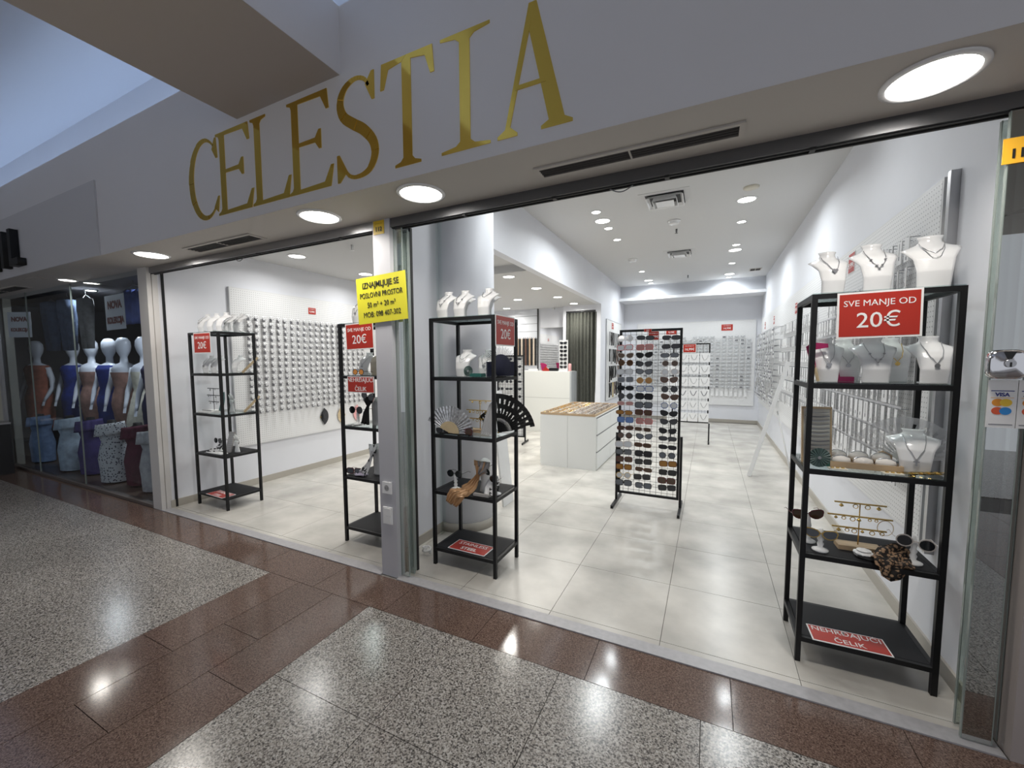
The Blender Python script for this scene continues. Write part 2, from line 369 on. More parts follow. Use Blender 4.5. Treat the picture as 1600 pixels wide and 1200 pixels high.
# --- mall walls
struct(M().box(-12, -8.9, 2.08, 2.2, 0, 2.4).obj('wall_left', mat('mall_wall', (.50, .49, .42), .6)))
struct(M().box(-12.1, -12, -5, 2.2, 0, 3.9).obj('wall_left', mat('mall_wall_end', (.30, .29, .27), .7)))
# white pillar between the shops
struct(M().box(-4.965, -4.805, 2.05, 2.085, 0, ZS).box(-4.965, -4.825, 2.085, 2.099, 0, ZS).box(-4.825, -4.812, 2.095, 2.14, 0, ZS).obj('wall_pillar_left', mat('pillar_white', (.60, .58, .56), .5)))
struct(M().box(-4.82, -4.806, 2.17, 2.19, 0, 2.33).obj('trim_15', BLACK))
struct(M().box(-1.979, -1.84, 2.066, 2.24, 0, ZS).obj('wall_pillar_centre', mat('pillar_grey', (.50, .50, .53), .45)))
struct(M().box(-1.800, -1.788, 2.205, 2.225, 0, 2.33).obj('trim_16', DARK)); struct(M().box(-2.03, -1.80, 2.235, 2.24, 0, 3.0).obj('trim_17', WALL))
struct(M().box(1.02, 4, 2.045, 2.2, 0, ZS).obj('wall_pillar_right', mat('pillar_pink_grey', (.42, .37, .35), .4)))
struct(M().box(.985, 1.005, 2.165, 2.185, 0.0, 2.33).obj('trim_18', DARK))
# track rail
tr = struct(M().box(-4.82, -1.979, 2.075, 2.135, 2.305, ZS).obj('trim_19', STEEL)); struct(M().box(-1.84, 1.009, 2.075, 2.135, 2.305, ZS).obj('trim_20', GREYMET))
for x0, x1 in ((-4.82, -1.98), (-1.84, 1.0)):
    struct(M().box(x0, x1, 2.09, 2.10, 2.30, 2.306).box(x0, x1, 2.118, 2.128, 2.298, 2.306).obj('trim_21', DARK))
for i, x in enumerate((-4.1, -3.2, -2.3, -1.3, -.75, -.2, .35)):
    o = M().cbox(x, 2.10, 2.302, .02, .03, .012).obj('door_trolley', INK); tag(o, 'small dark trolley clip under the sliding door track, %s from the left' % ['first', 'second', 'third', 'fourth', 'fifth', 'sixth', 'seventh'][i], 'clip', 'trolley clips along the door track')
for x in (-3.46, -.41):
    o = M().tube([(x-.055+.011*k, 2.11, 2.30-.022*math.sin(PI*k/10)) for k in range(11)], .003, 5).obj('cable_loop', GREYMET)
    tag(o, 'short cable loop hanging from the door track, %s opening' % ('left' if x < -2 else 'right'), 'cable')

# ================================================================ downlights, vents
def ring_light(x, y, z, r, power, label, group, me_cache={}, trim=.018, lm=LAMPON, col=(1, .95, .88), spread=160):
    t = thing('ceiling_light', label, 'light', (x, y, z), group=group)
    key = (r, lm.name)
    if key not in me_cache:
        a = M().lathe([(r+trim, .0), (r+trim, -.006), (r, -.009), (r-.002, -.001)], 36, caps=False).mesh('trim_ring', GLOSSW)
        b = M().lathe([(r, -.001), (r, -.004)], 36).mesh('diffuser', lm); me_cache[key] = (a, b)
    put('trim_ring', me_cache[key][0], t); put('diffuser', me_cache[key][1], t)
    lamp(x, y, z-.02, r, power, col, spread)
for x, n in ((-4.224, 'round downlight over the pillar at the left end of the sign'), (-2.204, 'round downlight left of the tag 112 pillar'),
             (-1.42, 'round downlight right of the tag 112 pillar'), (.616, 'largest round downlight at the right end of the soffit')):
    ring_light(x, 1.85, ZS, .112, 7, n, 'round downlights in the soffit')
for i, y in enumerate((5.24, 9.54)): ring_light(-1.242, y, ZC, .085, 14.5, ['large round downlight, left row nearest, between two small spots', 'large round downlight, left row far end'][i], 'large shop ceiling downlights', lm=LAMPS, col=(.93, .98, 1))
for i, y in enumerate((5.262, 7.55, 9.6)): ring_light(.315, y, ZC, .085, 14.5, ['large round downlight nearest in the right row', 'middle large round downlight of the right row', 'farthest large round downlight of the right row'][i], 'large shop ceiling downlights', lm=LAMPS, col=(.93, .98, 1))
for i, x in enumerate((-1.242, .315)): ring_light(x, 3.35, ZC, .085, (8, 4)[i], 'large round downlight behind the opening header, %s row' % ['left', 'right'][i], 'large shop ceiling downlights', lm=LAMPS, col=(.93, .98, 1))
SPN = ['nearest', 'second', 'third', 'fourth', 'fifth']
for i, y in enumerate((4.90, 5.56, 6.13, 8.53, 9.9)): ring_light(-1.238, y, ZC, .05, 3.6, 'small round spot, %s of the left ceiling row' % SPN[i], 'small shop ceiling spots', lm=LAMPS, trim=.008, col=(.93, .98, 1))
for i, y in enumerate((6.065, 7.22, 8.55, 9.96)): ring_light(.315, y, ZC, .05, 3.6, 'small round spot, %s of the right ceiling row' % SPN[i], 'small shop ceiling spots', lm=LAMPS, trim=.008, col=(.93, .98, 1))
for i, (x, y) in enumerate(((-2.41, 4.97), (-2.415, 5.95), (-3.166, 6.9), (-2.42, 6.95), (-3.9, 7.93), (-2.41, 7.88), (-3.9, 6.0))):
    ring_light(x, y, Z2, .075, 9, 'round downlight in the low ceiling, %s' % ['nearest the column', 'second from the column', 'above the counter front', 'third along the bulkhead', 'near the slat wall', 'in front of the curtain', 'in the left rear room'][i], 'downlights in the low ceiling', lm=LAMPS, col=(1, .97, .90))
for i, (x, y) in enumerate(((-4.234, 3.228), (-4.27, 4.3), (-3.0, 4.3), (-3.0, 3.3))):
    ring_light(x, y, ZL, .085, 7.5, 'round downlight in the left room ceiling, %s' % ['near the pegboard front', 'near the pegboard rear', 'right rear', 'right front'][i], 'downlights in the left room', lm=LAMPS, col=(.98, .98, .96))
ring_light(-6.30, 1.98, ZS, .07, 3, 'small downlight in front of the dress shop window', 'round downlights in the soffit')
o = M().cbox(-6.47, 1.80, ZS-.002, .20, .10, .006).obj('access_panel', SOFF); tag(o, 'square cover plate in the soffit before the dress shop', 'panel')
def vent(x0, x1, y0, y1, z, label, n=4, name='air_vent'):
    t = thing(name, label, 'vent', ((x0+x1)/2, (y0+y1)/2, z)); hx, hy = (x1-x0)/2, (y1-y0)/2
    M().box(-hx, hx, -hy, hy, -.002, -.0005).obj('backing', INK, t)
    M().box(-hx-.02, hx+.02, -hy-.02, -hy, -.008, 0).box(-hx-.02, hx+.02, hy, hy+.02, -.008, 0).box(-hx-.02, -hx, -hy, hy, -.008, 0).box(hx, hx+.02, -hy, hy, -.008, 0).obj('frame', SOFF, t)
    for k in range(n):
        yy = -hy+(k+.5)*2*hy/n; M().add([(-hx, yy-.003, -.003), (hx, yy-.003, -.003), (hx, yy+.001, -.008), (-hx, yy+.001, -.008), (-hx, yy-.002, -.002), (hx, yy-.002, -.002), (hx, yy+.002, -.007), (-hx, yy+.002, -.007)],
            [(0, 1, 2, 3), (7, 6, 5, 4), (0, 4, 5, 1), (3, 2, 6, 7)]).obj('slat', mat('vent_slat', (.09, .085, .08), .5), t)
    M().box(-.004, .004, -hy, hy, -.009, 0).obj('divider', SOFF, t)
vent(-.75, .08, 1.875, 1.955, ZS, 'long slotted air vent between the sign and the right opening')
vent(-3.75, -2.95, 1.875, 1.975, ZS, 'long slotted air vent above the left opening')
vent(-8.6, -7.3, 1.85, 1.97, ZS, 'dark slotted air vent in front of the dress shop')
vent(-4.0, -3.1, 2.88, 2.98, ZL, 'slotted air vent in the left room ceiling')
vent(.66, .83, 9.25, 9.45, ZC, 'small grey grille in the shop ceiling by the right wall', 5, 'ceiling_grille')
M_ = M().box(-4, -3.999, 2, 2.0001, 5, 5.001)
def cassette(x, y, s, label):
    t = thing('ceiling_diffuser', label, 'vent', (x, y, ZC)); h = s/2
    M().box(-h, h, -h, h, -.004, 0).obj('plate', CEIL, t)
    M().box(-h*.76, h*.76, -h*.76, h*.76, -.0045, -.004).obj('opening', INK, t)
    for q, zz in ((.74, -.035), (.50, -.05)):
        a, b = h*q, h*q*.86
        def fr(aa, bb, z0, z1):
            vs = []
            for (r_, z_) in ((aa, z0), (bb, z1)):
                vs += [(-r_, -r_, z_), (r_, -r_, z_), (r_, r_, z_), (-r_, r_, z_)]
            return vs
        M().add(fr(a, b, zz, -.006)+fr(a-.006, b-.006, zz+.002, -.004), [(0, 1, 5, 4), (1, 2, 6, 5), (2, 3, 7, 6), (3, 0, 4, 7), (8, 12, 13, 9), (9, 13, 14, 10), (10, 14, 15, 11), (11, 15, 12, 8),
               (0, 8, 9, 1), (1, 9, 10, 2), (2, 10, 11, 3), (3, 11, 8, 0)]).obj('louvre', GLOSSW, t)
    M().box(-h*.36, h*.36, -h*.36, h*.36, -.055, -.05).obj('centre_plate', GLOSSW, t)
cassette(-.475, 4.86, .50, 'square white air diffuser nearest in the shop ceiling'); cassette(-.485, 7.35, .46, 'square white air diffuser farther back in the shop ceiling')
for x, y, n in ((-.446, 5.65, 'round smoke detector behind the nearest diffuser'), (-1.235, 7.45, 'round smoke detector beside the left spot row')):
    t = thing('smoke_detector', n, 'detector', (x, y, ZC)); M().lathe([(.075, 0), (.075, -.012), (.06, -.014)], 24).obj('base', GLOSSW, t); M().lathe([(.055, -.014), (.058, -.034), (.045, -.045), (.0, -.047)], 24, caps=False).obj('cap', GLOSSW, t)
o = M().lathe([(.07, 0), (.07, -.01), (.0, -.011)], 24, caps=False).obj('cover_disc', mat('cream_disc', (.62, .58, .48), .5)); o.location = (.33, 4.92, ZC); tag(o, 'cream round cover disc beside the nearest right downlight', 'cover')
for x, y, z, n in ((-.441, 6.017, ZC, 'nearest sprinkler head in the shop ceiling'), (-.444, 9.35, ZC, 'far sprinkler head in the shop ceiling'), (-3.05, 5.6, Z2, 'sprinkler head in the low ceiling'), (-3.342, 3.191, ZL, 'sprinkler head in the left room ceiling')):
    t = thing('sprinkler', n, 'sprinkler', (x, y, z)); M().lathe([(.012, 0), (.012, -.03), (.006, -.05)], 10).obj('nozzle', GLOSSW if y < 4 else GREYMET, t); M().lathe([(.02, -.052), (.02, -.055)], 12).obj('deflector', GLOSSW if y < 4 else GREYMET, t)
t = thing('security_camera', 'tiny camera under the low ceiling by the back wall', 'camera', (-2.95, 8.25, Z2)); M().lathe([(.02, 0), (.02, -.02)], 12).obj('mount', GLOSSW, t); M().tube([(0, 0, -.03), (.01, -.07, -.045)], .02, 8).obj('lens_body', GLOSSW, t)
# ================================================================ CELESTIA letters
LZ0, LZ1 = 2.418, 2.93; LH = LZ1-LZ0
def glyph(ch, x0, x1):
    """serif capital built from strips; returns list of polygons (x,z)"""
    W = x1-x0; P = []
    def p(*pts): P.append([(x0+a*W, LZ0+b*LH) for a, b in pts])
    def rib(path, n=28):   # path: list of (x,z,thick,angle normal) sampled centreline with widths
        for i in range(len(path)-1):
            (ax, az, at), (bx, bz, bt) = path[i], path[i+1]
            def nrm(i0):
                q0 = path[max(0, i0-1)]; q1 = path[min(len(path)-1, i0+1)]
                dx, dz = (q1[0]-q0[0])*W, (q1[1]-q0[1])*LH; l = math.hypot(dx, dz); return (-dz/l, dx/l)
            na, nb = nrm(i), nrm(i+1)
            A = (x0+ax*W, LZ0+az*LH); B = (x0+bx*W, LZ0+bz*LH)
            P.append([(A[0]+na[0]*at, A[1]+na[1]*at), (A[0]-na[0]*at, A[1]-na[1]*at), (B[0]-nb[0]*bt, B[1]-nb[1]*bt), (B[0]+nb[0]*bt, B[1]+nb[1]*bt)])
    sw = .055/W
    if ch == 'I':
        c = .5; h = sw*.5
        p((0, 0), (1, 0), (1, .025), (c+h+.09, .045), (c+h, .08), (c+h, .92), (c+h+.09, .955), (1, .975), (1, 1), (0, 1), (0, .975), (c-h-.09, .955), (c-h, .92), (c-h, .08), (c-h-.09, .045), (0, .025))
    if ch == 'T':
        c = .5; h = sw*.5
        p((c-h-.16, 0), (c+h+.16, 0), (c+h+.16, .025), (c+h+.05, .045), (c+h, .08), (c+h, 1), (c-h, 1), (c-h, .08), (c-h-.05, .045), (c-h-.16, .025))
        p((c, 1), (c-h, .955), (.16, .93), (.07, .76), (0, .76), (.03, 1)); p((c, 1), (.97, 1), (1, .76), (.93, .76), (.84, .93), (c+h, .955))
    if ch == 'L':
        l = .10; r = l+sw
        p((0, 1), (0, .975), (l-.02, .955), (l, .92), (l, .08), (l-.03, .045), (0, .025), (0, 0), (r, 0), (r, .92), (r+.04, .955), (r+.16, .975), (r+.16, 1))
        p((r, 0), (.93, 0), (1, .24), (.94, .24), (.80, .06), (r, .045))
    if ch == 'E':
        l = .10; r = l+sw
        p((0, 1), (0, .975), (l-.02, .955), (l, .92), (l, .08), (l-.03, .045), (0, .025), (0, 0), (r, 0), (r, 1))
        p((r, 0), (.93, 0), (1, .22), (.94, .22), (.80, .06), (r, .045)); p((r, 1), (.90, 1), (.93, .80), (.87, .80), (.76, .945), (r, .955))
        p((r, .50), (r, .54), (.62, .545), (.70, .62), (.75, .62), (.75, .42), (.70, .42), (.62, .495))
    if ch == 'C':
        pts = []
        for k in range(41):
            a = math.radians(52+ (308-52)*k/40); tt = .006+.022*abs(math.sin((k/40)*PI))**1.3
            pts.append((.54+.50*math.cos(a), .5+.485*math.sin(a), tt))
        rib(pts); p((.80, .84), (.90, .97), (.95, .97), (.98, .72), (.92, .72)); p((.80, .12), (.93, .05), (.99, .25), (.94, .25))
    if ch == 'S':
        key = [(.84, .80, .006), (.72, .93, .010), (.50, .975, .011), (.25, .92, .018), (.13, .79, .024), (.20, .65, .027), (.42, .55, .028), (.66, .46, .028), (.86, .33, .026), (.90, .20, .024), (.78, .07, .018), (.54, .02, .011), (.30, .05, .010), (.12, .20, .006)]
        pts = []
        for i in range(len(key)-1):
            q0, q1, q2, q3 = key[max(0, i-1)], key[i], key[i+1], key[min(len(key)-1, i+2)]
            for s in range(4):
                t = s/4; pts.append(tuple(.5*((2*q1[j])+(-q0[j]+q2[j])*t+(2*q0[j]-5*q1[j]+4*q2[j]-q3[j])*t*t+(-q0[j]+3*q1[j]-3*q2[j]+q3[j])*t**3) for j in range(3)))
        pts.append(key[-1]); rib(pts); p((.72, .88), (.86, .99), (.92, .99), (.92, .72), (.86, .72)); p((.08, .28), (.02, .28), (.02, .0), (.08, .0), (.26, .10))
    if ch == 'A':
        p((.44, 1), (.54, 1), (.90, .06), (1, .025), (1, 0), (.60, 0), (.60, .025), (.70, .06), (.44, .80))
        p((.44, 1), (.47, .86), (.18, .08), (.28, .025), (.28, 0), (0, 0), (0, .025), (.11, .07))
        p((.25, .36), (.66, .36), (.64, .395), (.26, .395))
    return P
for ch, xa, xb_ in (('C', -3.235, -2.905), ('E', -2.925, -2.55), ('L', -2.565, -2.205), ('E', -2.225, -1.86), ('S', -1.84, -1.535), ('T', -1.52, -1.19), ('I', -1.155, -.895), ('A', -.86, -.52)):
    mm_ = M()
    for q, P in enumerate(glyph(ch, xa, xb_)):
        a = sum(P[k][0]*P[(k+1) % len(P)][1]-P[(k+1) % len(P)][0]*P[k][1] for k in range(len(P)))
        if a < 0: P = P[::-1]
        mm_.prism(P, YF-.003-.0004*(q % 5), YF)
    o = mm_.obj('gold_letter', GOLD); nth = 'second ' if (ch == 'E' and xa > -2.5) else ('first ' if ch == 'E' else '')
    tag(o, 'mirror gold serif %sletter %s of the sign CELESTIA' % (nth, ch), 'letter', 'gold letters of the shop sign')
# next shop: black letters STIL (first ones run out of the frame)
for ch, x, wd in (('S', -7.22, .42), ('T', -6.88, .38), ('I', -6.58, .16), ('L', -6.30, .40)):
    me = text_mesh(ch, .50, 1.0, .03, .012); me.materials.clear(); me.materials.append(BLKPL)
    o = put('black_letter', me, None, (x, YF-.045, 2.60)); tag(o, 'thick black letter %s over the dress shop' % ch, 'letter', 'black letters over the dress shop')

# ================================================================ sliding glass stacks
def pane(name, x0, x1, y, z0, z1, label, mt=GMIRR):
    t = thing(name, label, 'glass pane', ((x0+x1)/2, y, z0)); h = (x1-x0)/2
    M().box(-h, h, -.005, .005, 0, z1-z0).obj('pane', mt, t); M().box(-h-.003, -h, -.006, .006, 0, z1-z0).obj('edge', EDGE, t); M().box(h, h+.003, -.006, .006, 0, z1-z0).obj('edge', EDGE, t)
pane('sliding_glass', -1.837, -1.775, 2.105, .012, 2.30, 'front sliding glass pane stacked beside the tag 112 pillar')
pane('sliding_glass', -1.832, -1.768, 2.15, .012, 2.30, 'middle sliding glass pane stacked beside the tag 112 pillar')
pane('sliding_glass', -1.825, -1.785, 2.185, .012, 2.30, 'rear sliding glass pane stacked beside the tag 112 pillar')
GM2 = glassmat('stacked_glass_dark_reflection', (.50, .54, .52), 1.5, .5)  # same glass, tinted darker in place of the dark mall mirrored in it
pane('sliding_glass', .905, .985, 2.085, .012, 2.30, 'front sliding glass pane stacked at the right pillar', GM2)
pane('sliding_glass', .925, 1.015, 2.125, .012, 2.30, 'second sliding glass pane stacked at the right pillar', GM2)
pane('sliding_glass', .915, .955, 2.155, .012, 2.30, 'rear sliding glass pane stacked at the right pillar')
# lock, card sticker, tags
t = thing('door_lock', 'chrome glass door lock with a keyhole above the card stickers', 'lock', (.935, 2.076, 1.435))
SE = lambda a, b, n=28: [(a*math.copysign(abs(math.cos(2*PI*i/n))**.55, math.cos(2*PI*i/n)), b*math.copysign(abs(math.sin(2*PI*i/n))**.55, math.sin(2*PI*i/n))) for i in range(n)]
b_ = M(); A_, B_, C_ = SE(.050, .052), SE(.050, .052), SE(.040, .042); n_ = len(A_)
b_.add([(x, 0, z) for x, z in A_]+[(x, -.020, z) for x, z in B_]+[(x, -.028, z) for x, z in C_], [(i, (i+1) % n_, (i+1) % n_+n_, i+n_) for i in range(n_)]+[(i+n_, (i+1) % n_+n_, (i+1) % n_+2*n_, i+2*n_) for i in range(n_)]+[tuple(range(2*n_, 3*n_))], True)
b_.obj('body', CHROME, t)
k_ = M().lathe([(.014, 0), (.014, .008)], 18); kk = k_.obj('cylinder', STEEL, t); kk.rotation_euler = (PI/2, 0, 0); kk.location = (0, -.028, .004); M().cbox(0, -.037, 0, .004, .002, .016).obj('keyhole', INK, t)
M().prism([(-.016, .045), (.016, .045), (.005, .02), (-.005, .02)], -.0300, -.0285).obj('black_inlay', INK, t)
def cards(x, label, s1):
    t = thing('card_sticker', label, 'sticker', (x, 2.0775, 1.30)); BL = mat('card_blue', (.02, .03, .22), .4)
    M().box(-.037, .037, -.001, .001, -.09, .08).obj('sheet', SIGNW, t)
    M().box(-.029, .029, -.0018, -.001, .040, .043).obj('bar', BL, t); lettering(t, s1, .018, 0, .028, BL, bold=.0006)
    M().box(-.029, .029, -.0018, -.001, .0165, .018).obj('bar', ORG, t)
    for z, a, b in ((0, (.80, .30, .02), (.85, .55, .03)), (-.030, (.70, .10, .03), (.02, .25, .65))):
        for sx, c in ((-.010, a), (.010, b)):
            d = M().lathe([(.0135, 0), (.0135, .0008)], 20, sx=1.15).obj('disc', mat('card_%s' % str(c), c, .4), t); d.rotation_euler = (PI/2, 0, 0); d.location = (sx, -.001-.0002*(sx > 0), z)
    M().box(-.03, .03, -.0018, -.001, -.080, -.077).obj('bar', CARDG, t)
cards(.937, 'white sticker with VISA and two-disc card marks below the lock', 'VISA'); cards(1.013, 'card sticker at the right edge beside the VISA sticker', 'AMEX')
sign('orange number tag 111 on the right glass', .095, .085, (.935, 2.074, 2.165), (0, 0, 0), [('111', .042, -.012, dict(mt=INK, bold=.0012))], bg=ORG, back=ORG, border=0, name='number_tag', cat='tag')
sign('yellow number tag 112 on top of the centre pillar', .088, .085, (-1.925, 2.063, 2.312), (0, 0, 0), [('112', .038, -.012, dict(mt=INK, bold=.001)), ('- - - - -', .02, .025, dict(mt=INK))], bg=YEL, back=mat('tag_yellow', (.75, .50, .02), .4), border=0, name='number_tag', cat='tag')
sign('bright yellow to-let sign with black writing on the centre pillar', .415, .30, (-1.912, 2.054, 1.862), (0, math.radians(-3), 0),
     [('IZNAJMLJUJE SE', .053, .095, dict(mt=INK, bold=.0007, xs=.86)), ('POSLOVNI PROSTOR', .048, .030, dict(mt=INK, xs=.80)), ('50 m² + 20 m²', .048, -.033, dict(mt=INK, xs=.85)), ('MOB: 098 407-302', .048, -.095, dict(mt=INK, xs=.85))],
     bg=YEL, back=YEL, border=0, name='rental_sign')
for z, h, n in ((.615, .078, 'square white wall socket on the centre pillar'), (.425, .115, 'white double switch plate under the socket on the pillar')):
    t = thing('wall_socket' if z > .5 else 'switch_plate', n, 'socket' if z > .5 else 'switch', (-1.91, 2.065, z))
    M().box(-.039, .039, -.010, 0, -h/2, h/2).obj('plate', GLOSSW, t)
    if z > .5:
        d = M().lathe([(.02, 0), (.02, .001)], 20).obj('recess', mat('socket_grey', (.35, .35, .35), .5), t); d.rotation_euler = (PI/2, 0, 0); d.location = (0, -.010, 0)
        M().cbox(-.008, -.0118, 0, .004, .001, .004).cbox(.008, -.0118, 0, .004, .001, .004).obj('hole', INK, t)
    else:
        for q in (-.027, .027): M().box(-.028, .028, -.014, -.010, q-.024, q+.024).obj('rocker', MATW, t)
# cable bundle on the floor
o = M().tube([(-1.87+.03*math.cos(a*.9), 2.42+.03*math.sin(a*.9), .022+.0075*a*.5) for a in range(14)], .008, 6).obj('cable_coil', MATW); tag(o, 'small bundle of white cable on the floor behind the centre pillar', 'cable')

# ================================================================ RACKS
RW, RD, RH = .51, .36, 1.75; LV = [.125, .54, .945, 1.345, 1.75]
GSH = mat('smoked_shelf_rim', (.02, .02, .02), .3)
RM = {}
RM['leg'] = M().box(0, .022, 0, .022, 0, RH).mesh('leg', BLACK)
def rail_mesh():
    a = M(); a.box(.022, RW-.022, 0, .02, -.022, 0).box(.022, RW-.022, RD-.02, RD, -.022, 0).box(0, .02, .022, RD-.022, -.022, 0).box(RW-.02, RW, .022, RD-.022, -.022, 0); return a.mesh('shelf_frame', BLACK)
RM['rail'] = rail_mesh(); RM['glass'] = M().box(.004, RW-.004, .004, RD-.004, 0, .005).mesh('glass_shelf', GLASSD); RM['wood'] = M().box(.022, RW-.022, .02, RD-.02, -.016, .001).mesh('wood_shelf', BLKWOOD)
RACK = {}
def rack(k, x, y, label):
    t = thing('display_rack', label, 'shelf', (x, y, 0), group='black metal display racks'); RACK[k] = (x, y)
    for lx, ly in ((0, 0), (RW-.022, 0), (0, RD-.022), (RW-.022, RD-.022)): put('leg', RM['leg'], t, (lx, ly, 0))
    for i, z in enumerate(LV):
        put('shelf_frame', RM['rail'], t, (0, 0, z)); put('wood_shelf' if i < 2 else 'glass_shelf', RM['wood' if i < 2 else 'glass'], t, (0, 0, z))
rack('A', -4.708, 2.318, 'black metal display rack farthest left, beside the white pillar'); rack('B', -2.628, 2.335, 'black metal display rack behind the centre pillar with the yellow sign')
rack('C', -1.748, 2.335, 'black metal display rack right of the centre pillar with the silver fan'); rack('D', .412, 2.310, 'black metal display rack nearest, at the right wall')
T1, T2, T3, T4, T5 = 1.755, 1.35, .95, .541, .126
A0 = [('SVE MANJE OD', .037, .050, dict(xs=.98, bold=.0)), ('20€', .092, -.026, dict(xs=1.0, bold=.0002))]
def bigsign(label, loc, rot, lines=A0, group='red A4 price signs'): return sign(label, .285, .20, loc, rot, lines, group=group)
R90 = (0, 0, PI/2)
bigsign('red sign SVE MANJE OD 20€ on the nearest right rack', (.645, 2.298, 1.648), (0, math.radians(-1), 0))
bigsign('red sign SVE MANJE OD 20€ on the side of the rack with the silver fan', (-1.226, 2.475, 1.655), R90)
bigsign('red sign SVE MANJE OD 20€ on the rack farthest left', (-4.445, 2.308, 1.645), (0, 0, 0))
bigsign('red sign SVE MANJE OD 20€ on the rack behind the centre pillar', (-2.39, 2.325, 1.648), (0, math.radians(-2), 0))
NC = [('NEHRĐAJUĆI', .046, .034, {}), ('ČELIK', .046, -.034, {})]
def lowsign(label, loc, rot, lines, w_=.29, h=.13): return sign(label, w_, h, loc, rot, lines, group='red steel notice signs', border=.006)
lowsign('red sign NEHRĐAJUĆI ČELIK lying on the bottom board of the nearest right rack', (.625, 2.375, T5+.004), (-PI/2, 0, math.radians(2)), NC, .30, .13)
lowsign('red sign STAINLESS STEEL lying on the bottom of the rack with the silver fan', (-1.49, 2.435, T5+.004), (-PI/2, 0, math.radians(-1)), [('STAINLESS', .05, .030, {}), ('STEEL', .05, -.034, dict(bold=.001))], .30, .15)
lowsign('red sign lying on the bottom board of the rack farthest left', (-4.39, 2.37, T5+.004), (-PI/2, 0, math.radians(-3)), [('STAINLESS', .05, .030, {}), ('STEEL', .05, -.034, {})], .30, .13)
lowsign('dark red sign NEHRĐAJUĆI ČELIK hanging on the rack behind the centre pillar', (-2.395, 2.327, 1.28), (0, 0, 0), NC, .275, .125)

# ---------------------------------------------------------------- busts and necklaces
BP = [(0, -.040, 0, .052, .010), (.3, -.050, .3, .056, .012), (.5, -.040, .54, .066, .018), (.64, -.018, .69, .088, .028), (.72, .004, .77, .098, .040), (.78, .020, .82, .066, .030), (.84, .028, .87, .040, .020), (.92, .030, .93, .036, .018), (1., .030, 1., .044, .022)]
def bsurf(u, v, w_=1., h=.22, lift=0.):
    for i in range(len(BP)-1):
        if BP[i][0] <= v <= BP[i+1][0]: break
    a, b = BP[i], BP[i+1]; t = (v-a[0])/(b[0]-a[0]); t = t*t*(3-2*t)
    y, z, hw, k = (a[j]+(b[j]-a[j])*t for j in (1, 2, 3, 4)); s = 2*u-1
    return (s*hw*w_, y*h/.22+k*s*s-lift, z*h)
BUSTM = {}
def bust(label, loc, rz=0, h=.22, w_=1., neck=None, material=GLOSSW, group=None, nlabel=None):
    label = label.replace('on the upper glass shelf of', 'upper shelf of').replace('on the middle glass shelf of', 'middle shelf of').replace('the rack with the silver fan', 'the silver fan rack').replace('the rack behind the centre pillar', 'the centre pillar rack').replace('in the middle under the red sign', 'middle, under red sign').replace('second from left, set back', 'second, set back,').replace('second from right, set back', 'fourth, set back,')
    key = (h, w_, material.name)
    if key not in BUSTM:
        a = M().shell(lambda u, v: bsurf(u, v, w_, h), 12, 22, (0, .006, 0)).mesh('display_form', material)
        b = M().tube([(0, -.03*h/.22, .03), (0, .03, .012), (0, .065, .0)], .007, 6).box(-.02, .02, .045, .075, 0, .004).mesh('rear_support', material); BUSTM[key] = (a, b)
    t = thing('necklace_bust', label, 'display bust', loc, rz, group); put('display_form', BUSTM[key][0], t); put('rear_support', BUSTM[key][1], t)
    if neck: necklace(neck, loc, rz, h, w_, nlabel or (dict(heart='heart pendant necklace', chain='fine silver necklace', thick='thick silver necklace', gold='gold disc necklace', beads='beaded silver necklace', cross='cross necklace', star='disc pendant necklace', dbl='double strand necklace', dark='dark pendant necklace')[neck]+' on '+label.replace('white bust', 'bust').replace(' with a dark pendant', '').replace('with a cross necklace ', '').replace('on the upper glass shelf of', 'upper shelf of').replace('on the middle glass shelf of', 'middle shelf of').replace('the rack with the silver fan', 'silver fan rack').replace('the nearest right rack', 'nearest rack').replace('on top of', 'atop').replace('the rack behind the centre pillar', 'rack behind centre pillar').replace('in the middle under the red sign', 'middle').replace('necklace on bust', 'necklace, bust').replace('leftmost atop', 'leftmost atop').replace('second from left, set back', 'second, set back').replace('second from right, set back', 'fourth, set back').replace('upper shelf of the nearest', 'upper shelf, nearest').replace('on the upper shelf', 'upper shelf').replace('the rack farthest left', 'leftmost rack').replace('on the top of', 'atop').replace(' and largest', '').replace('middle one atop', 'middle, atop')), drop=.45)
    return t
NM = {}
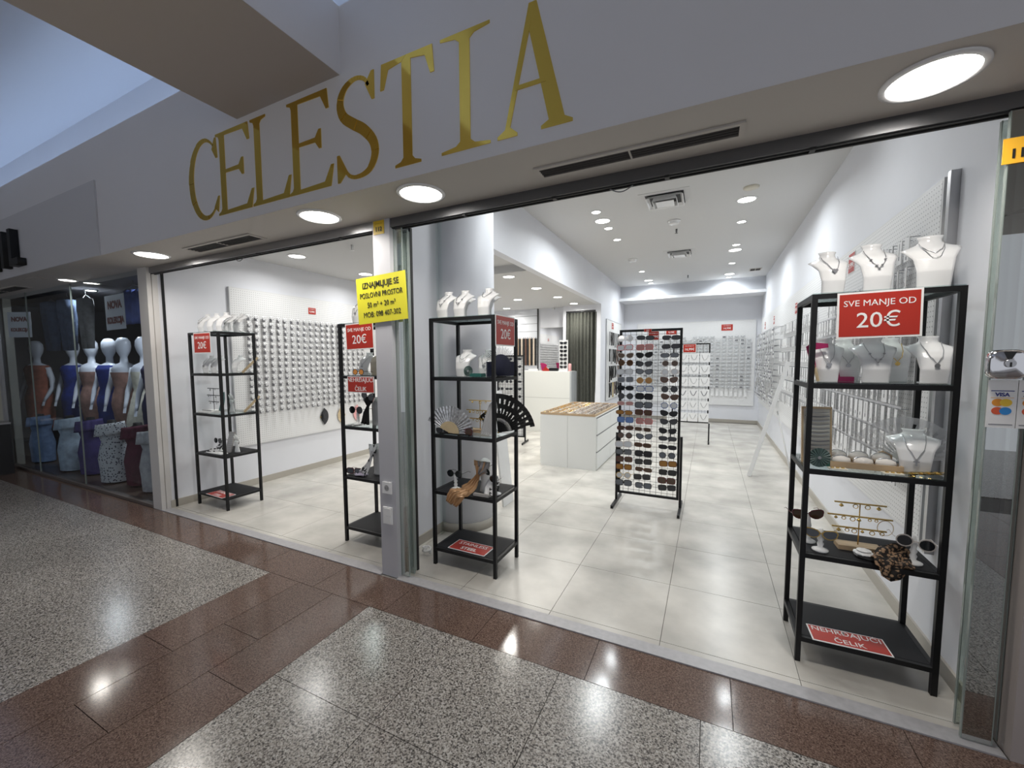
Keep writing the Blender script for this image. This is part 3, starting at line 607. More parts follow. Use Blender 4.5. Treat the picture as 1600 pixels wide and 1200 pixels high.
def necklace(kind, loc, rz, h, w_, label, drop=.45):
    key = (kind, h, w_)
    pend, metal, v0, beads = dict(heart=('heart', SILV, .40, 0), chain=(None, SILV, .55, 0), thick=(None, SILV, .60, 1), gold=('disc', GOLDJ, .42, 0), beads=(None, SILV, .42, 5), cross=('cross', SILV, .36, 0), star=('disc', SILV, .40, 0), dbl=(None, SILV, .58, 2), dark=('heart', CARDG, .48, 0))[kind]
    if key not in NM:
        a = M(); r = .0015 if beads != 1 else .0026
        def pth(vb, us=.33):
            pts = []
            for k in range(19):
                s = -1+2*k/18; u = .5+us*s*(1 if abs(s) < .9 else 1); v = vb+(.84-vb)*abs(s)**1.6; hw = 1
                x, y, z = bsurf(.5, v, w_, h, .006)
                x = s*.040*w_*(1+.25*math.sin(PI*abs(s))); pts.append((x, y+.35*abs(x)**1.1*.6, z))
            return pts
        pp = pth(v0); a.tube(pp, r, 5)
        if beads == 2: a.tube(pth(v0-.10), r*.8, 5)
        if beads == 5:
            for k in (4, 7, 9, 11, 14): a.lathe([(0, -.005), (.006, 0), (0, .005)], 8, caps=False); a.v[-24:] = [(x+pp[k][0], y+pp[k][1]-.003, z+pp[k][2]) for x, y, z in a.v[-24:]]
        ms = a.mesh('chain', metal); pm = None; x, y, z = pp[9]
        if pend == 'heart': pm = M().prism([(x, z-.018), (x+.011, z-.006), (x+.009, z+.002), (x+.004, z+.003), (x, z), (x-.004, z+.003), (x-.009, z+.002), (x-.011, z-.006)], y-.004, y).mesh('pendant', metal)
        elif pend == 'disc': pm = M().prism([(x+.009*math.cos(q*PI/6), z-.009+.009*math.sin(q*PI/6)) for q in range(12)], y-.004, y).mesh('pendant', metal)
        elif pend == 'cross': pm = M().box(x-.003, x+.003, y-.004, y, z-.028, z+.002).box(x-.010, x+.010, y-.004, y, z-.013, z-.007).mesh('pendant', metal)
        NM[key] = (ms, pm)
    t = thing('necklace', label, 'necklace', loc, rz); put('chain', NM[key][0], t)
    if NM[key][1]: put('pendant', NM[key][1], t)
G1 = 'white necklace busts'
# rack D
bust('white bust with a dark pendant, leftmost on top of the nearest right rack', (.50, 2.43, T1), .15, .21, .82, 'dark', group=G1)
bust('white bust, middle one on top of the nearest right rack', (.660, 2.43, T1), .05, .225, .92, 'beads', group=G1)
bust('white bust, rightmost and largest on top of the nearest right rack', (.848, 2.42, T1), -.1, .235, 1.0, 'dbl', group=G1)
for i, (x, y, k, w_, n) in enumerate(((.495, 2.40, 'heart', .75, 'far left'), (.595, 2.52, 'star', .85, 'second from left, set back'), (.672, 2.41, 'beads', .90, 'in the middle under the red sign'), (.775, 2.53, 'gold', .80, 'second from right, set back'), (.862, 2.40, 'star', .85, 'far right'))):
    bust('white bust %s on the upper glass shelf of the nearest right rack' % n, (x, y, T2), 0, .205, w_, k, group=G1)
bust('white bust with a cross necklace on the middle glass shelf of the nearest right rack', (.832, 2.42, T3), -.15, .19, .95, 'cross', group=G1)
# rack C
for i, (x, y, k, n) in enumerate(((-1.675, 2.42, 'beads', 'leftmost'), (-1.60, 2.55, 'chain', 'second from left, set back'), (-1.535, 2.42, 'beads', 'middle, front row'), (-1.40, 2.55, 'heart', 'fourth, set back'), (-1.345, 2.42, 'thick', 'rightmost'))):
    bust('white bust %s on top of the rack with the silver fan' % n, (x, y, T1), -.1, .185, .85, k, group=G1)
for x, y, k, n in ((-1.60, 2.55, 'beads', 'rear left'), (-1.535, 2.44, 'dbl', 'front left'), (-1.41, 2.54, 'heart', 'by the round fan,')):
    bust('white bust %s on the upper glass shelf of the rack with the silver fan' % n, (x, y, T2), 0, .185, .85, k, group=G1)
# rack A
for i, (x, y) in enumerate(((-4.62, 2.42), (-4.46, 2.42), (-4.43, 2.56), (-4.30, 2.42), (-4.27, 2.56))):
    bust('white bust on top of the rack farthest left, %s' % ['front left', 'front middle', 'rear middle', 'front right', 'rear right'][i], (x, y, T1), 0, .19, .85, 'beads' if i % 2 == 0 else None, group=G1)
for i, (x, y) in enumerate(((-4.58, 2.42), (-4.44, 2.42), (-4.30, 2.54))):
    bust('%s bust on the upper glass shelf of the rack farthest left' % ['left white', 'middle white', 'right white'][i], (x, y, T2), 0, .175, .85, 'heart' if i < 2 else None, group=G1)
# rack B
bust('white bust on top of the rack behind the centre pillar', (-2.52, 2.46, T1), 0, .20, .9, 'heart', group=G1); bust('second white bust on the top of the rack behind the centre pillar', (-2.36, 2.46, T1), 0, .20, .9, group=G1)
bust('white bust on the upper glass shelf of the rack behind the centre pillar', (-2.53, 2.52, T2), 0, .18, .85, 'star', group=G1); bust('beige bust on the upper glass shelf of the rack behind the centre pillar', (-2.38, 2.5, T2), 0, .19, .85, None, mat('beige_velvet', (.5, .45, .36), .7), group=G1)

# ---------------------------------------------------------------- sunglasses
def outline(kind, n=14):
    P = []
    for i in range(n):
        a = 2*PI*i/n; c, s = math.cos(a), math.sin(a)
        if kind == 'round': x, z = .025*c, .023*s
        elif kind == 'rect': e = .5; x = .030*math.copysign(abs(c)**e, c); z = .0215*math.copysign(abs(s)**e, s)
        elif kind == 'cat': x = .029*c; z = .0205*s+(.010*max(0, c)*(1 if s > -.2 else .2)); x *= 1+.1*s
        elif kind == 'slim': e = .7; x = .031*math.copysign(abs(c)**e, c); z = .0165*math.copysign(abs(s)**e, s)
        elif kind == 'big': e = .62; x = .032*math.copysign(abs(c)**e, c); z = .024*math.copysign(abs(s)**e, s)
        else: x = .029*c*(1+.12*s); z = .022*s-.002
        P.append((x, z))
    return P
SGM = {}
def sun_meshes(kind, fm_, lm_):
    key = (kind, fm_.name, lm_.name)
    if key in SGM: return SGM[key]
    P = outline(kind); n = len(P); lens = []; f = M()
    for sx in (-1, 1):
        Q = [(sx*(x+.0355), z) for x, z in P]
        if sx < 0: Q = Q[::-1]
        lens.append(M().prism(Q, -.0012, .0006).mesh('lens', lm_))
        O = [(sx*(x*1.13+.0355), z*1.17) for x, z in P]; I = [(sx*(x*.97+.0355), z*.96) for x, z in P]
        vs = [(x, -.002, z) for x, z in O]+[(x, -.002, z) for x, z in I]+[(x, .0015, z) for x, z in O]+[(x, .0015, z) for x, z in I]
        f.add(vs, [(i, (i+1) % n, (i+1) % n+n, i+n) for i in range(n)]+[(i+2*n, i+3*n, (i+1) % n+3*n, (i+1) % n+2*n) for i in range(n)]+[(i, i+2*n, (i+1) % n+2*n, (i+1) % n) for i in range(n)])
    f.box(-.009, .009, -.002, .001, .002, .006)
    tem = []
    for sx in (-1, 1): tem.append(M().tube([(sx*.066, 0, .006), (sx*.070, .01, .006), (sx*.069, .085, .004), (sx*.066, .125, -.012)], .0018, 4).mesh('temple', fm_))
    SGM[key] = (lens, f.mesh('frame', fm_), tem); return SGM[key]
def sunglasses(label, loc, rot, kind, fm_, lm_, group=None, scale=1.):
    ls, f, tm = sun_meshes(kind, fm_, lm_); t = thing('sunglasses', label, 'sunglasses', loc, rot=rot, group=group); t.scale = (scale,)*3
    put('lens', ls[0], t); put('lens', ls[1], t); put('frame', f, t); put('temple', tm[0], t); put('temple', tm[1], t); return t
def pm_(n, c, r=.2): return mat(n, c, r, coat=.3)
FR = dict(black=pm_('frame_black', (.01, .01, .01)), brown=pm_('frame_tortoise', (.12, .04, .015)), red=pm_('frame_burgundy', (.09, .008, .012)), clear=pm_('frame_clear', (.55, .50, .47)), blue=pm_('frame_blue', (.05, .10, .28)), gold=GOLDJ, amber=pm_('frame_amber', (.30, .16, .02)), pink=pm_('frame_pink', (.50, .12, .12)), silver=SILV)
LN = dict(black=pm_('lens_black', (.012, .013, .016), .08), brown=pm_('lens_brown', (.06, .03, .015), .08), amber=pm_('lens_amber', (.28, .13, .02), .08), blue=pm_('lens_blue', (.10, .18, .40), .08), grey=pm_('lens_grey', (.10, .11, .13), .08), clear=pm_('lens_clear', (.50, .52, .55), .08), rose=pm_('lens_rose', (.35, .17, .16), .08))

# big grid stand with sunglasses
GY = 4.22; gx0, gx1 = -.822, -.222
def gridstand(label, x, y, rz, W, H, z0, group, up=.72, foot=.23):
    t = thing('grid_stand', label, 'display stand', (x, y, 0), rz, group)
    M().box(-W/2, -W/2+.022, -.011, .011, z0, H).box(W/2-.022, W/2, -.011, .011, z0, H).box(-W/2+.022, W/2-.022, -.011, .011, H-.022, H).box(-W/2+.022, W/2-.022, -.011, .011, z0, z0+.022).obj('outer_frame', BLACK, t)
    g_ = M(); nx = int(W/.05); nz = int((H-z0)/.05)
    for i in range(1, nx): xx = -W/2+W*i/nx; g_.box(xx-.0014, xx+.0014, -.0014, .0014, z0, H)
    for j in range(1, nz): zz = z0+(H-z0)*j/nz; g_.box(-W/2, W/2, -.004, -.0014, zz-.0014, zz+.0014)
    g_.obj('wire_grid', BLACK, t)
    for s in (-1, 1):
        x_ = s*(W/2+.013); lg = M().box(x_-.011, x_+.011, -.011, .011, .03, up).obj('leg', BLACK, t)
        M().box(x_-.011, x_+.011, -foot, foot, .006, .03).box(x_-.012, x_+.012, -foot, -foot+.025, 0, .006).box(x_-.012, x_+.012, foot-.025, foot, 0, .006).obj('foot', BLACK, lg)
    return t
gs = gridstand('tall black wire grid stand full of sunglasses in mid-shop', (gx0+gx1)/2, GY, 0, .58, 1.755, .10, 'black grid stands')
cols3 = [  # (frame, lens, shape) rows top-down for three columns
 [('clear','clear','round'),('pink','clear','rect'),('clear','brown','cat'),('brown','brown','round'),('silver','clear','rect'),('silver','grey','rect'),('black','black','slim'),('black','black','round'),('clear','rose','slim'),('brown','amber','slim'),('blue','blue','rect'),('red','brown','slim'),('black','brown','round'),('clear','clear','big'),('black','grey','rect'),('red','brown','rect'),('brown','amber','rect'),('gold','clear','round'),('black','grey','big')],
 [('black','black','slim'),('pink','rose','rect'),('black','black','cat'),('black','black','cat'),('black','grey','cat'),('amber','amber','round'),('blue','clear','rect'),('black','black','big'),('black','grey','big'),('red','brown','rect'),('pink','rose','rect'),('clear','brown','slim'),('black','grey','cat'),('brown','brown','slim'),('black','black','big'),('black','black','rect'),('brown','brown','slim'),('black','black','rect'),('black','grey','rect')],
 [('black','black','slim'),('black','black','slim'),('black','grey','slim'),('clear','brown','round'),('clear','clear','round'),('brown','brown','cat'),('black','black','round'),('brown','brown','cat'),('blue','clear','round'),('black','black','cat'),('black','black','cat'),('black','black','cat'),('black','black','slim'),('black','black','slim'),('black','grey','round'),('brown','amber','rect'),('black','black','rect'),('red','brown','big'),('black','black','rect')]]
ORD = ['top', 'second', 'third', 'fourth', 'fifth', 'sixth', 'seventh', 'eighth', 'ninth', 'tenth', 'eleventh', 'twelfth', 'thirteenth', 'fourteenth', 'fifteenth', 'sixteenth', 'seventeenth', 'eighteenth', 'bottom']
zrows = [1.665-k*.0805 for k in range(19)]
for c in range(3):
    for r in range(19):
        f_, l_, k_ = cols3[c][r]; x = (-.745, -.563, -.335)[c]+random.uniform(-.008, .008)
        sunglasses('%s %s sunglasses with %s lenses, %s row of the %s column on the grid stand' % (f_, dict(round='round', rect='rectangular', cat='cat-eye', slim='slim', big='oversized')[k_], l_, ORD[r], ['left', 'middle', 'right'][c]),
                   (x, GY-.045+random.uniform(-.006, .004), zrows[r]+random.uniform(-.006, .006)), (random.uniform(-.12, .06), random.uniform(-.05, .05), random.uniform(-.12, .12)), k_, FR[f_], LN[l_], 'sunglasses on the tall grid stand', 1.16)
hold = M()
for c in range(3):
    for r in range(19):
        hold.box((-.745, -.563, -.335)[c]-.006, (-.745, -.563, -.335)[c]+.006, GY-.05, GY-.004, zrows[r]-.016, zrows[r]-.006)
o = hold.obj('glasses_holder', mat('clear_holder', (.6, .6, .6), .2)); o.parent = gs; o.location = -Vector(gs.location); o['kind'] = 'stuff'
def price(label, loc, rot, txt, w_=.12, h=.085, group='small red price cards'):
    s = h/.085; sign(label, w_, h, loc, rot, [('SVE MANJE OD', .0125*s, .022*s, {}), (txt, .032*s, -.011*s, dict(bold=.0006))], border=.003*s, name='price_card', group=group)
price('red price card on the top middle of the tall sunglasses grid', (-.49, GY-.016, 1.69), (0, 0, 0), '14,99€', .10, .085); price('small red card clipped on the top bar of the sunglasses grid', (-.545, GY-.016, 1.742), (0, 0, 0), '9,99€', .07, .03)

# second grid stand with necklace cards
g2 = gridstand('smaller black grid stand hung with white necklace cards behind the sunglasses stand', -.29, 7.95, 0, .60, 1.74, .34, 'black grid stands', .34, .2)
cm = M(); cm.box(-.085, .085, -.002, 0, -.085, .085); CARDN = {}
def neck_card(i, j, kind):
    if kind not in CARDN:
        a = M().box(-.080, .080, -.003, 0, -.078, .078).mesh('card', CARD)
        r = .0035 if kind < 2 else .006
        b = M().tube([(-.05+.1*k/12, -.006, .05-.085*math.sin(PI*k/12)**(1 if kind else .7)) for k in range(13)], r, 5).mesh('necklace', SILV if kind < 2 else CARDG); CARDN[kind] = (a, b)
    t = thing('necklace_card', 'white necklace card, %s row, %s column of the card grid stand' % (ORD[j], ['first', 'second', 'third', 'fourth'][i]), 'jewellery card', (-.585+.172*i, 7.93, 1.49-.210*j), group='necklace cards on the rear grid stand')
    put('card', CARDN[kind][0], t); put('necklace', CARDN[kind][1], t)
for j in range(6):
    for i in range(4): neck_card(i, j, 2 if j == 3 else (0 if j < 3 else 1))
price('red price card on top of the necklace card grid stand', (-.32, 7.92, 1.655), (0, 0, 0), '16,99€', .21, .15)

# small sunglasses stand at the column (seen behind the black fan)
g3 = gridstand('black grid stand with small sunglasses beside the column, before the counter', -3.15, 6.55, .15, .50, 1.55, .10, 'black grid stands', .4, .2)
for i in range(3):
    for j in range(8):
        sunglasses('black sunglasses, %s row %s column of the stand by the column' % (ORD[j], ['left', 'middle', 'right'][i]), (-3.32+.17*i, 6.48, 1.48-.13*j), (0, 0, .15), ['cat', 'round', 'slim'][(i+j) % 3], FR['black'], LN['black'], 'black sunglasses on the stand by the column', .95)
M().box(-3.39, -2.91, 6.565, 6.572, .12, 1.53).obj('backing_sheet', MATW).parent = g3
bpy.data.objects['backing_sheet'].location = (0, 0, 0); bpy.data.objects['backing_sheet'].matrix_parent_inverse = Matrix.Translation((3.15, -6.55, 0))

# ================================================================ PEGBOARDS + cards
ON = ['first', 'second', 'third', 'fourth', 'fifth', 'sixth', 'seventh', 'eighth', 'ninth', 'tenth', 'eleventh', 'twelfth', 'thirteenth', 'fourteenth', 'fifteenth', 'sixteenth', 'seventeenth', 'eighteenth', 'nineteenth', 'twentieth', 'twenty-first']
def board(label, b, mt, name='pegboard', fr=STEEL):
    x0, x1, y0, y1, z0, z1 = b; t = thing(name, label, 'pegboard', ((x0+x1)/2, (y0+y1)/2, z0)); cx, cy = (x0+x1)/2, (y0+y1)/2
    M().box(x0-cx, x1-cx, y0-cy, y1-cy, 0, z1-z0).obj('panel', mt, t); e = .012
    f = M()
    if x1-x0 < y1-y0: f.box(x0-cx+.001, x1-cx-.001, y0-cy-e, y0-cy, 0, z1-z0).box(x0-cx+.001, x1-cx-.001, y1-cy, y1-cy+e, 0, z1-z0).box(x0-cx+.001, x1-cx-.001, y0-cy-e, y1-cy+e, z1-z0, z1-z0+e).box(x0-cx+.001, x1-cx-.001, y0-cy-e, y1-cy+e, -e, 0)
    else: f.box(x0-cx-e, x0-cx, y0-cy-.003, y1-cy-.001, 0, z1-z0).box(x1-cx, x1-cx+e, y0-cy-.003, y1-cy-.001, 0, z1-z0).box(x0-cx-e, x1-cx+e, y0-cy-.003, y1-cy-.001, z1-z0, z1-z0+e).box(x0-cx-e, x1-cx+e, y0-cy-.003, y1-cy-.001, -e, 0)
    f.obj('edge_trim', fr, t); return t
WTR = mat('white_trim', (.70, .70, .70), .4)
board('white pegboard of small cards on the left room wall', (XL+.001, XL+.03, 2.80, 5.2, .50, 2.28), PEGX, fr=WTR)
board('long white pegboard on the right wall', (XR-.035, XR-.001, 2.73, 10.3, .55, 2.30), PEGX, fr=WTR)
board('white pegboard of bracelet cards on the back wall', (-1.62, .90, YB-.03, YB-.001, .42, 2.33), PEGY, fr=WTR)
# steel posts at the near end of the right pegboard
o = M().box(XR-.035, XR, 2.655, 2.685, .5, 2.32).obj('mounting_post', STEEL); tag(o, 'narrow metal mounting post in front of the right wall pegboard', 'post')
# left wall: bent white cards on hooks
def hookcard(v):
    a = M(); a.cur = 0
    tl = (v-1)*.008
    a.add([(.050, -.024, 0), (.050, .024, 0), (.056, .024, -.026+tl), (.056, -.024, -.026+tl), (.0515, -.024, 0), (.0515, .024, 0), (.0575, .024, -.026+tl), (.0575, -.024, -.026+tl)], [(0, 1, 2, 3), (7, 6, 5, 4), (3, 2, 6, 7), (0, 3, 7, 4), (1, 5, 6, 2)])
    a.cur = 2; a.add([(.050, -.021, 0.0006), (.050, .021, 0.0006), (.030, .019, .014), (.030, -.019, .014)], [(0, 1, 2, 3)])
    a.cur = 1; a.box(0, .062, -.0012, .0012, .002, .005); a.box(.0605, .0615, -.006, -.002, -.028+tl, -.016+tl); a.box(.0605, .0615, .002, .006, -.028+tl, -.016+tl)
    a.box(.020, .021, -.017, .017, -.050, -.012); return a.mesh('earring_card', [mat('card_shaded_face', (.60, .60, .60), .6), CARDG, CARD])  # grey lower face and sheet behind it paint the shade under the white fold
HM = [hookcard(v) for v in range(3)]
for i in range(20):
    for j in range(15):
        o = put('earring_card', HM[random.randrange(3)], None, (XL+.03, 2.97+.0905*i+random.uniform(-.004, .004), 1.985-.0775*j+random.uniform(-.004, .004)), (random.uniform(-.1, .1), 0, random.uniform(-.12, .12)))
        tag(o, 'small bent white earring card, left wall pegboard, %s row from top, %s from the left' % (ON[j], ON[i]), 'jewellery card', 'earring cards on the left pegboard')
price('red price card above the cards on the left wall pegboard', (XL+.034, 3.84, 2.13), (0, 0, PI/2), '9,99€', .12, .09)
# fans hanging at the bottom of the left pegboard
def fan(label, loc, rot, r=.20, r1=.10, ang=150, n=18, leaf=NAVY, stick=BAMB, name='folding_fan', lace=False, group=None, a0=None):
    t = thing(name, label, 'fan', loc, rot=rot, group=group); a = M(); a0 = math.radians(90-ang/2); da = math.radians(ang)/(2*n)
    for i in range(2*n):
        y0 = .004*(i % 2); y1 = .004*((i+1) % 2); aa, ab = a0+i*da, a0+(i+1)*da
        if lace:
            for q in range(5):
                if (i+q) % 3 == 0 and q in (1, 3): continue
                ra, rb = r1+(r-r1)*q/5, r1+(r-r1)*(q+1)/5
                a.add([(ra*math.cos(aa), y0, ra*math.sin(aa)), (rb*math.cos(aa), y0, rb*math.sin(aa)), (rb*math.cos(ab), y1, rb*math.sin(ab)), (ra*math.cos(ab), y1, ra*math.sin(ab))], [(0, 1, 2, 3)])
        else: a.add([(r1*math.cos(aa), y0, r1*math.sin(aa)), (r*math.cos(aa), y0, r*math.sin(aa)), (r*math.cos(ab), y1, r*math.sin(ab)), (r1*math.cos(ab), y1, r1*math.sin(ab))], [(0, 1, 2, 3)])
    a.obj('leaf', leaf, t); s = M()
    for i in range(n+1):
        q = a0+2*i*da; c, sn = math.cos(q), math.sin(q); px, pz = -sn*.0035, c*.0035; rr = r1+(r-r1)*.3
        s.add([(px, .002, pz), (-px, .002, -pz), (rr*c-px, .003, rr*sn-pz), (rr*c+px, .003, rr*sn+pz), (px, .004, pz), (-px, .004, -pz), (rr*c-px, .005, rr*sn-pz), (rr*c+px, .005, rr*sn+pz)], [(0, 1, 2, 3), (7, 6, 5, 4), (0, 3, 7, 4), (1, 5, 6, 2)])
    s.obj('sticks', stick, t); d = M().lathe([(.006, -.002), (.006, .008)], 10).obj('rivet', GOLDJ, t); d.rotation_euler = (PI/2, 0, 0); d.location = (0, .006, 0)
    return t
fan('dark pleated fan hanging at the bottom of the left wall pegboard', (XL+.05, 3.90, .70), (0, PI/2, PI/2), .13, .05, 130, 12, mat('charcoal_fan', (.03, .03, .035), .6), BLKWOOD)
fan('tan pleated fan hanging on the left wall pegboard', (XL+.05, 4.32, .68), (0, -PI/2, PI/2), .13, .05, 130, 12, BAMB, BAMB)
fan('pink pleated fan hanging on the left wall pegboard behind the second rack', (XL+.05, 4.62, .68), (0, -PI/2, PI/2), .14, .05, 130, 12, PINK, PINK)

# back wall bracelets on cards
def bcard(v):
    a = M().box(-.045, .045, -.058, -.055, -.030, .022); a.cur = 1; a.box(-.045, .045, -.059, -.0581, -.031, -.027).box(-.0015, .0015, -.055, 0, .006, .010).box(.043, .046, -.059, -.055, -.030, .022)
    if v < 3: a.tube([(-.036+.072*k/8, -.061, .012-.026*math.sin(PI*k/8)) for k in range(9)], .0025+.001*v, 4)
    else: a.box(-.03, .03, -.060, -.0581, -.02, .01)
    a.box(-.0015, .0015, -.056, 0, .014, .017); return a.mesh('bracelet_card', [mat('card_pale', (.66, .67, .68), .5), mat('bracelet_grey', (.16, .16, .17), .4) if v != 2 else CARDG])
BM = [bcard(v) for v in range(4)]
for i in range(19):
    for j in range(15):
        if j == 0 and i % 5 == 3: continue
        o = put('bracelet_card', BM[random.choice((0, 0, 1, 1, 2, 3))], None, (-1.42+.122*i, YB-.03, 1.97-.081*j), (0, random.uniform(-.06, .06), 0))
        tag(o, 'small white bracelet card, back wall pegboard, %s row from top, %s from the left' % (ON[j], ON[i]), 'jewellery card', 'bracelet cards on the back pegboard')
price('red price card on the back wall pegboard right of the grid stands', (.34, YB-.035, 2.18), (0, 0, 0), '14,99€', .24, .15)
price('red price card on the back wall just right of the sunglasses stand', (-.84, YB-.035, 2.13), (0, 0, 0), '9,99€', .24, .15)
# faint long chains under the back cards
for i in range(12):
    o = M().box(-.03, .03, -.02, -.017, -.09, .09).obj('long_chain_card', CARD); o.location = (-.3+.095*i, YB-.03, .70); tag(o, 'long pale chain card, lowest row of the back wall pegboard, %s from the left' % ON[i], 'jewellery card', 'long chain cards on the back pegboard')

# right wall: long white cards with spine, three sections
def lcard(h, wd, v, gold=False):
    a = M().box(-.052, -.048, -wd/2, wd/2, -h, 0); a.cur = 1; a.box(-.0535, -.052, -.0025, .0025, -h*.80, -h*.62) if v else a.box(-.0535, -.052, -.003, .003, -h*.92, -h*.78)
    if v == 2: a.box(-.053, -.052, -.0008, .0008, -h*.6, -.01)
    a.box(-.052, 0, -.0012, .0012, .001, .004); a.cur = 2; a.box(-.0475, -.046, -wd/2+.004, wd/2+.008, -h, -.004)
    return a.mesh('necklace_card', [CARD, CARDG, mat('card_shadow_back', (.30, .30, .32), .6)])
LM = [lcard(.125, .058, v) for v in (0, 1, 2)]; rows = [2.095, 1.94, 1.79, 1.635, 1.485, 1.33, 1.18, 1.035, .89]
n_ = 0
for j, z in enumerate(rows):
    for i in range(21):
        y = 2.93+.0775*i*(1.0) if False else 2.93+.098*i
        if j == 0 and i > 3: continue
        if j == 1 and i > 16: continue
        o = put('necklace_card', LM[random.randrange(3)], None, (XR-.035, y+random.uniform(-.006, .006), z), (0, 0, random.uniform(-.25, .1)))
        tag(o, 'upright white necklace card, near right wall pegboard, %s row from top, %s from near end' % (ON[j], ON[i]), 'jewellery card', 'necklace cards on the near right pegboard')
        n_ += 1
for j, z in enumerate([1.93, 1.74, 1.55, 1.36, 1.17, .98]):
    for i in range(20):
        o = put('necklace_card', LM[random.randrange(3)], None, (XR-.035, 5.15+.11*i, z), (0, 0, random.uniform(-.25, .1)))
        tag(o, 'white card, middle of right wall pegboard, %s row from top, %s from near end' % (ON[j], ON[i]), 'jewellery card', 'cards on the middle right pegboard')
for j in range(9):      # wire label rails
    o = M().tube([(XR-.075, 2.9, rows[j]+.008), (XR-.075, 5.05, rows[j]+.008)], .0018, 4).box(XR-.077, XR-.075, 2.9, 5.05, rows[j]+.004, rows[j]+.018).obj('label_rail', mat('label_strip', (.50, .50, .52), .3)) if j > 1 else None
    if o: tag(o, 'thin clear label rail on the right wall pegboard, %s from the top' % ORD[j-2], 'rail', 'label rails on the right pegboard')
HB = M().box(-.10, -.097, -.05, .05, -.075, .02); HB.cur = 1; HB.box(-.103, -.10, -.05, .05, -.075, -.07).box(-.103, -.10, -.05, -.044, -.075, .02).tube([(-.104, -.04+.08*k/6, .0-.03*math.sin(PI*k/6)) for k in range(7)], .004, 4).box(-.10, 0, -.0015, .0015, .02, .024)
HBm = HB.mesh('accessory_card', [CARD, CARDG])
for i in range(16):
    for j in range(13):
        if random.random() < .06: continue
        o = put('accessory_card', HBm, None, (XR-.035, 7.45+.165*i, 1.93-.095*j), (0, 0, random.uniform(-.3, .1)))
        tag(o, 'dark edged accessory card, far right wall pegboard, %s row from top, %s from near end' % (ON[j], ON[i]), 'jewellery card', 'bracelet cards on the far right pegboard')
for y, z, s, n in ((4.10, 2.20, 1.3, 'nearest'), (6.35, 2.10, 1.2, 'second'), (8.35, 2.12, 1.2, 'third'), (9.6, 2.12, 1.2, 'farthest')):
    t_ = price('red price card on the right wall pegboard, %s one' % n, (XR-.039, y, z), (0, 0, -PI/2), '9,99€', .12*s, .12*s)
# white leaning panel with holes and prop
t = thing('easel_display', 'narrow white perforated upright with a prop, leaning beside the right wall', 'display panel', (0, 0, 0))
def slant(y0, y1, x0, z0, x1, z1, th, mt, name):
    d = Vector((x1-x0, 0, z1-z0)).normalized(); nrm = Vector((-d.z, 0, d.x))*th
    a = [Vector((x0, y0, z0)), Vector((x1, y0, z1)), Vector((x1, y0, z1))+nrm, Vector((x0, y0, z0))+nrm]; b = [p+Vector((0, y1-y0, 0)) for p in a]
    return M().add(a+b, [(0, 1, 2, 3), (7, 6, 5, 4), (0, 4, 5, 1), (1, 5, 6, 2), (2, 6, 7, 3), (3, 7, 4, 0)]).obj(name, mt, t)
slant(5.85, 5.91, .505, 0, .865, 1.42, .03, PEGX, 'panel'); slant(5.835, 5.85, .50, 0, .862, 1.42, .045, GLOSSW, 'side_rail')
M().tube([(.755, 5.88, .83), (.86, 5.88, .35), (.93, 5.88, .012)], .010, 6).obj('prop', MATW, t)
# wall handle / hose on the right
o = M().tube([(XR, 9.9, .98), (XR-.09, 9.9, .98), (XR-.10, 9.7, .97)], .012, 6).obj('wall_bracket', STEEL); tag(o, 'small grey bracket on the right wall below the far cards', 'bracket')

# hair accessory panel on the far left wall
board('narrow white board of hair accessories between the low ceiling end and the back wall', (XB+.001, XB+.02, 8.65, 10.2, .60, 2.30), MATW, 'accessory_pegboard')
for i in range(8):
    for j in range(4):
        a = M(); h_ = .30+random.uniform(-.05, .05)
        for q in range(5): a.tube([(.04, -.05+.025*q, 0), (.045+random.uniform(-.01, .01), -.05+.025*q+random.uniform(-.02, .02), -h_*.5), (.04, -.04+.02*q, -h_)], .006, 4)
        mt = random.choice((LACE, LACE, mat('hair_brown', (.10, .06, .04), .6), mat('hair_grey', (.3, .3, .3), .5), mat('hair_gold', (.35, .26, .08), .5) if j > 2 else LACE))
        o = a.obj('hair_accessory', mt); o.location = (XB+.02, 8.78+.18*i, 2.05-.36*j); tag(o, 'dark hair accessory strands on the narrow board, %s row, %s from near end' % (ON[j], ON[i]), 'hair accessory', 'hair accessories on the narrow board')
price('red price card at the top of the hair accessory board', (XB+.025, 9.2, 2.20), (0, 0, PI/2), '6,99€', .2, .14)

# ================================================================ low area back wall: slat wall, mirror, curtain
t = thing('slat_wall', 'glossy white slat wall panel left of the mirror', 'wall panel', (-3.60, YLB, .6))
for k in range(12): M().box(-.30, .24, -.022, 0, .165*k+.004, .165*k+.161).obj('slat', SLATW, t)
M().box(-.30, .24, -.004, 0, 0, 1.95).obj('backing', CABGAP, t); M().box(.24, .262, -.03, 0, 0, 1.97).obj('edge_strip', DARK, t)
for i in range(11):
    mt = [LACE, mat('strap_tan', (.42, .30, .20), .6), LACE, mat('strap_cream', (.6, .5, .4), .6), LACE, mat('strap_brown', (.12, .06, .04), .6)][i % 6]
    o = M().box(-.017, .017, -.02, 0, -.58, 0).tube([(-.012, -.01, 0), (0, -.015, .03), (.012, -.01, 0)], .004, 4).obj('hanging_scarf', mt); o.location = (-3.86+.047*i, YLB-.03, 1.93); tag(o, 'narrow strap on the slat wall behind the counter, %s from the left' % ON[i], 'scarf', 'straps hanging on the slat wall')
t = thing('wall_mirror', 'rectangular wall mirror behind the counter showing the pegboards', 'mirror', (-3.02, YLB, 1.25)); M().box(-.285, .285, -.012, 0, 0, .90).obj('glass', MIRR, t)
M().box(-.29, .29, -.010, 0, -.01, 0).box(-.29, .29, -.010, 0, .90, .91).obj('rim', WTR, t)
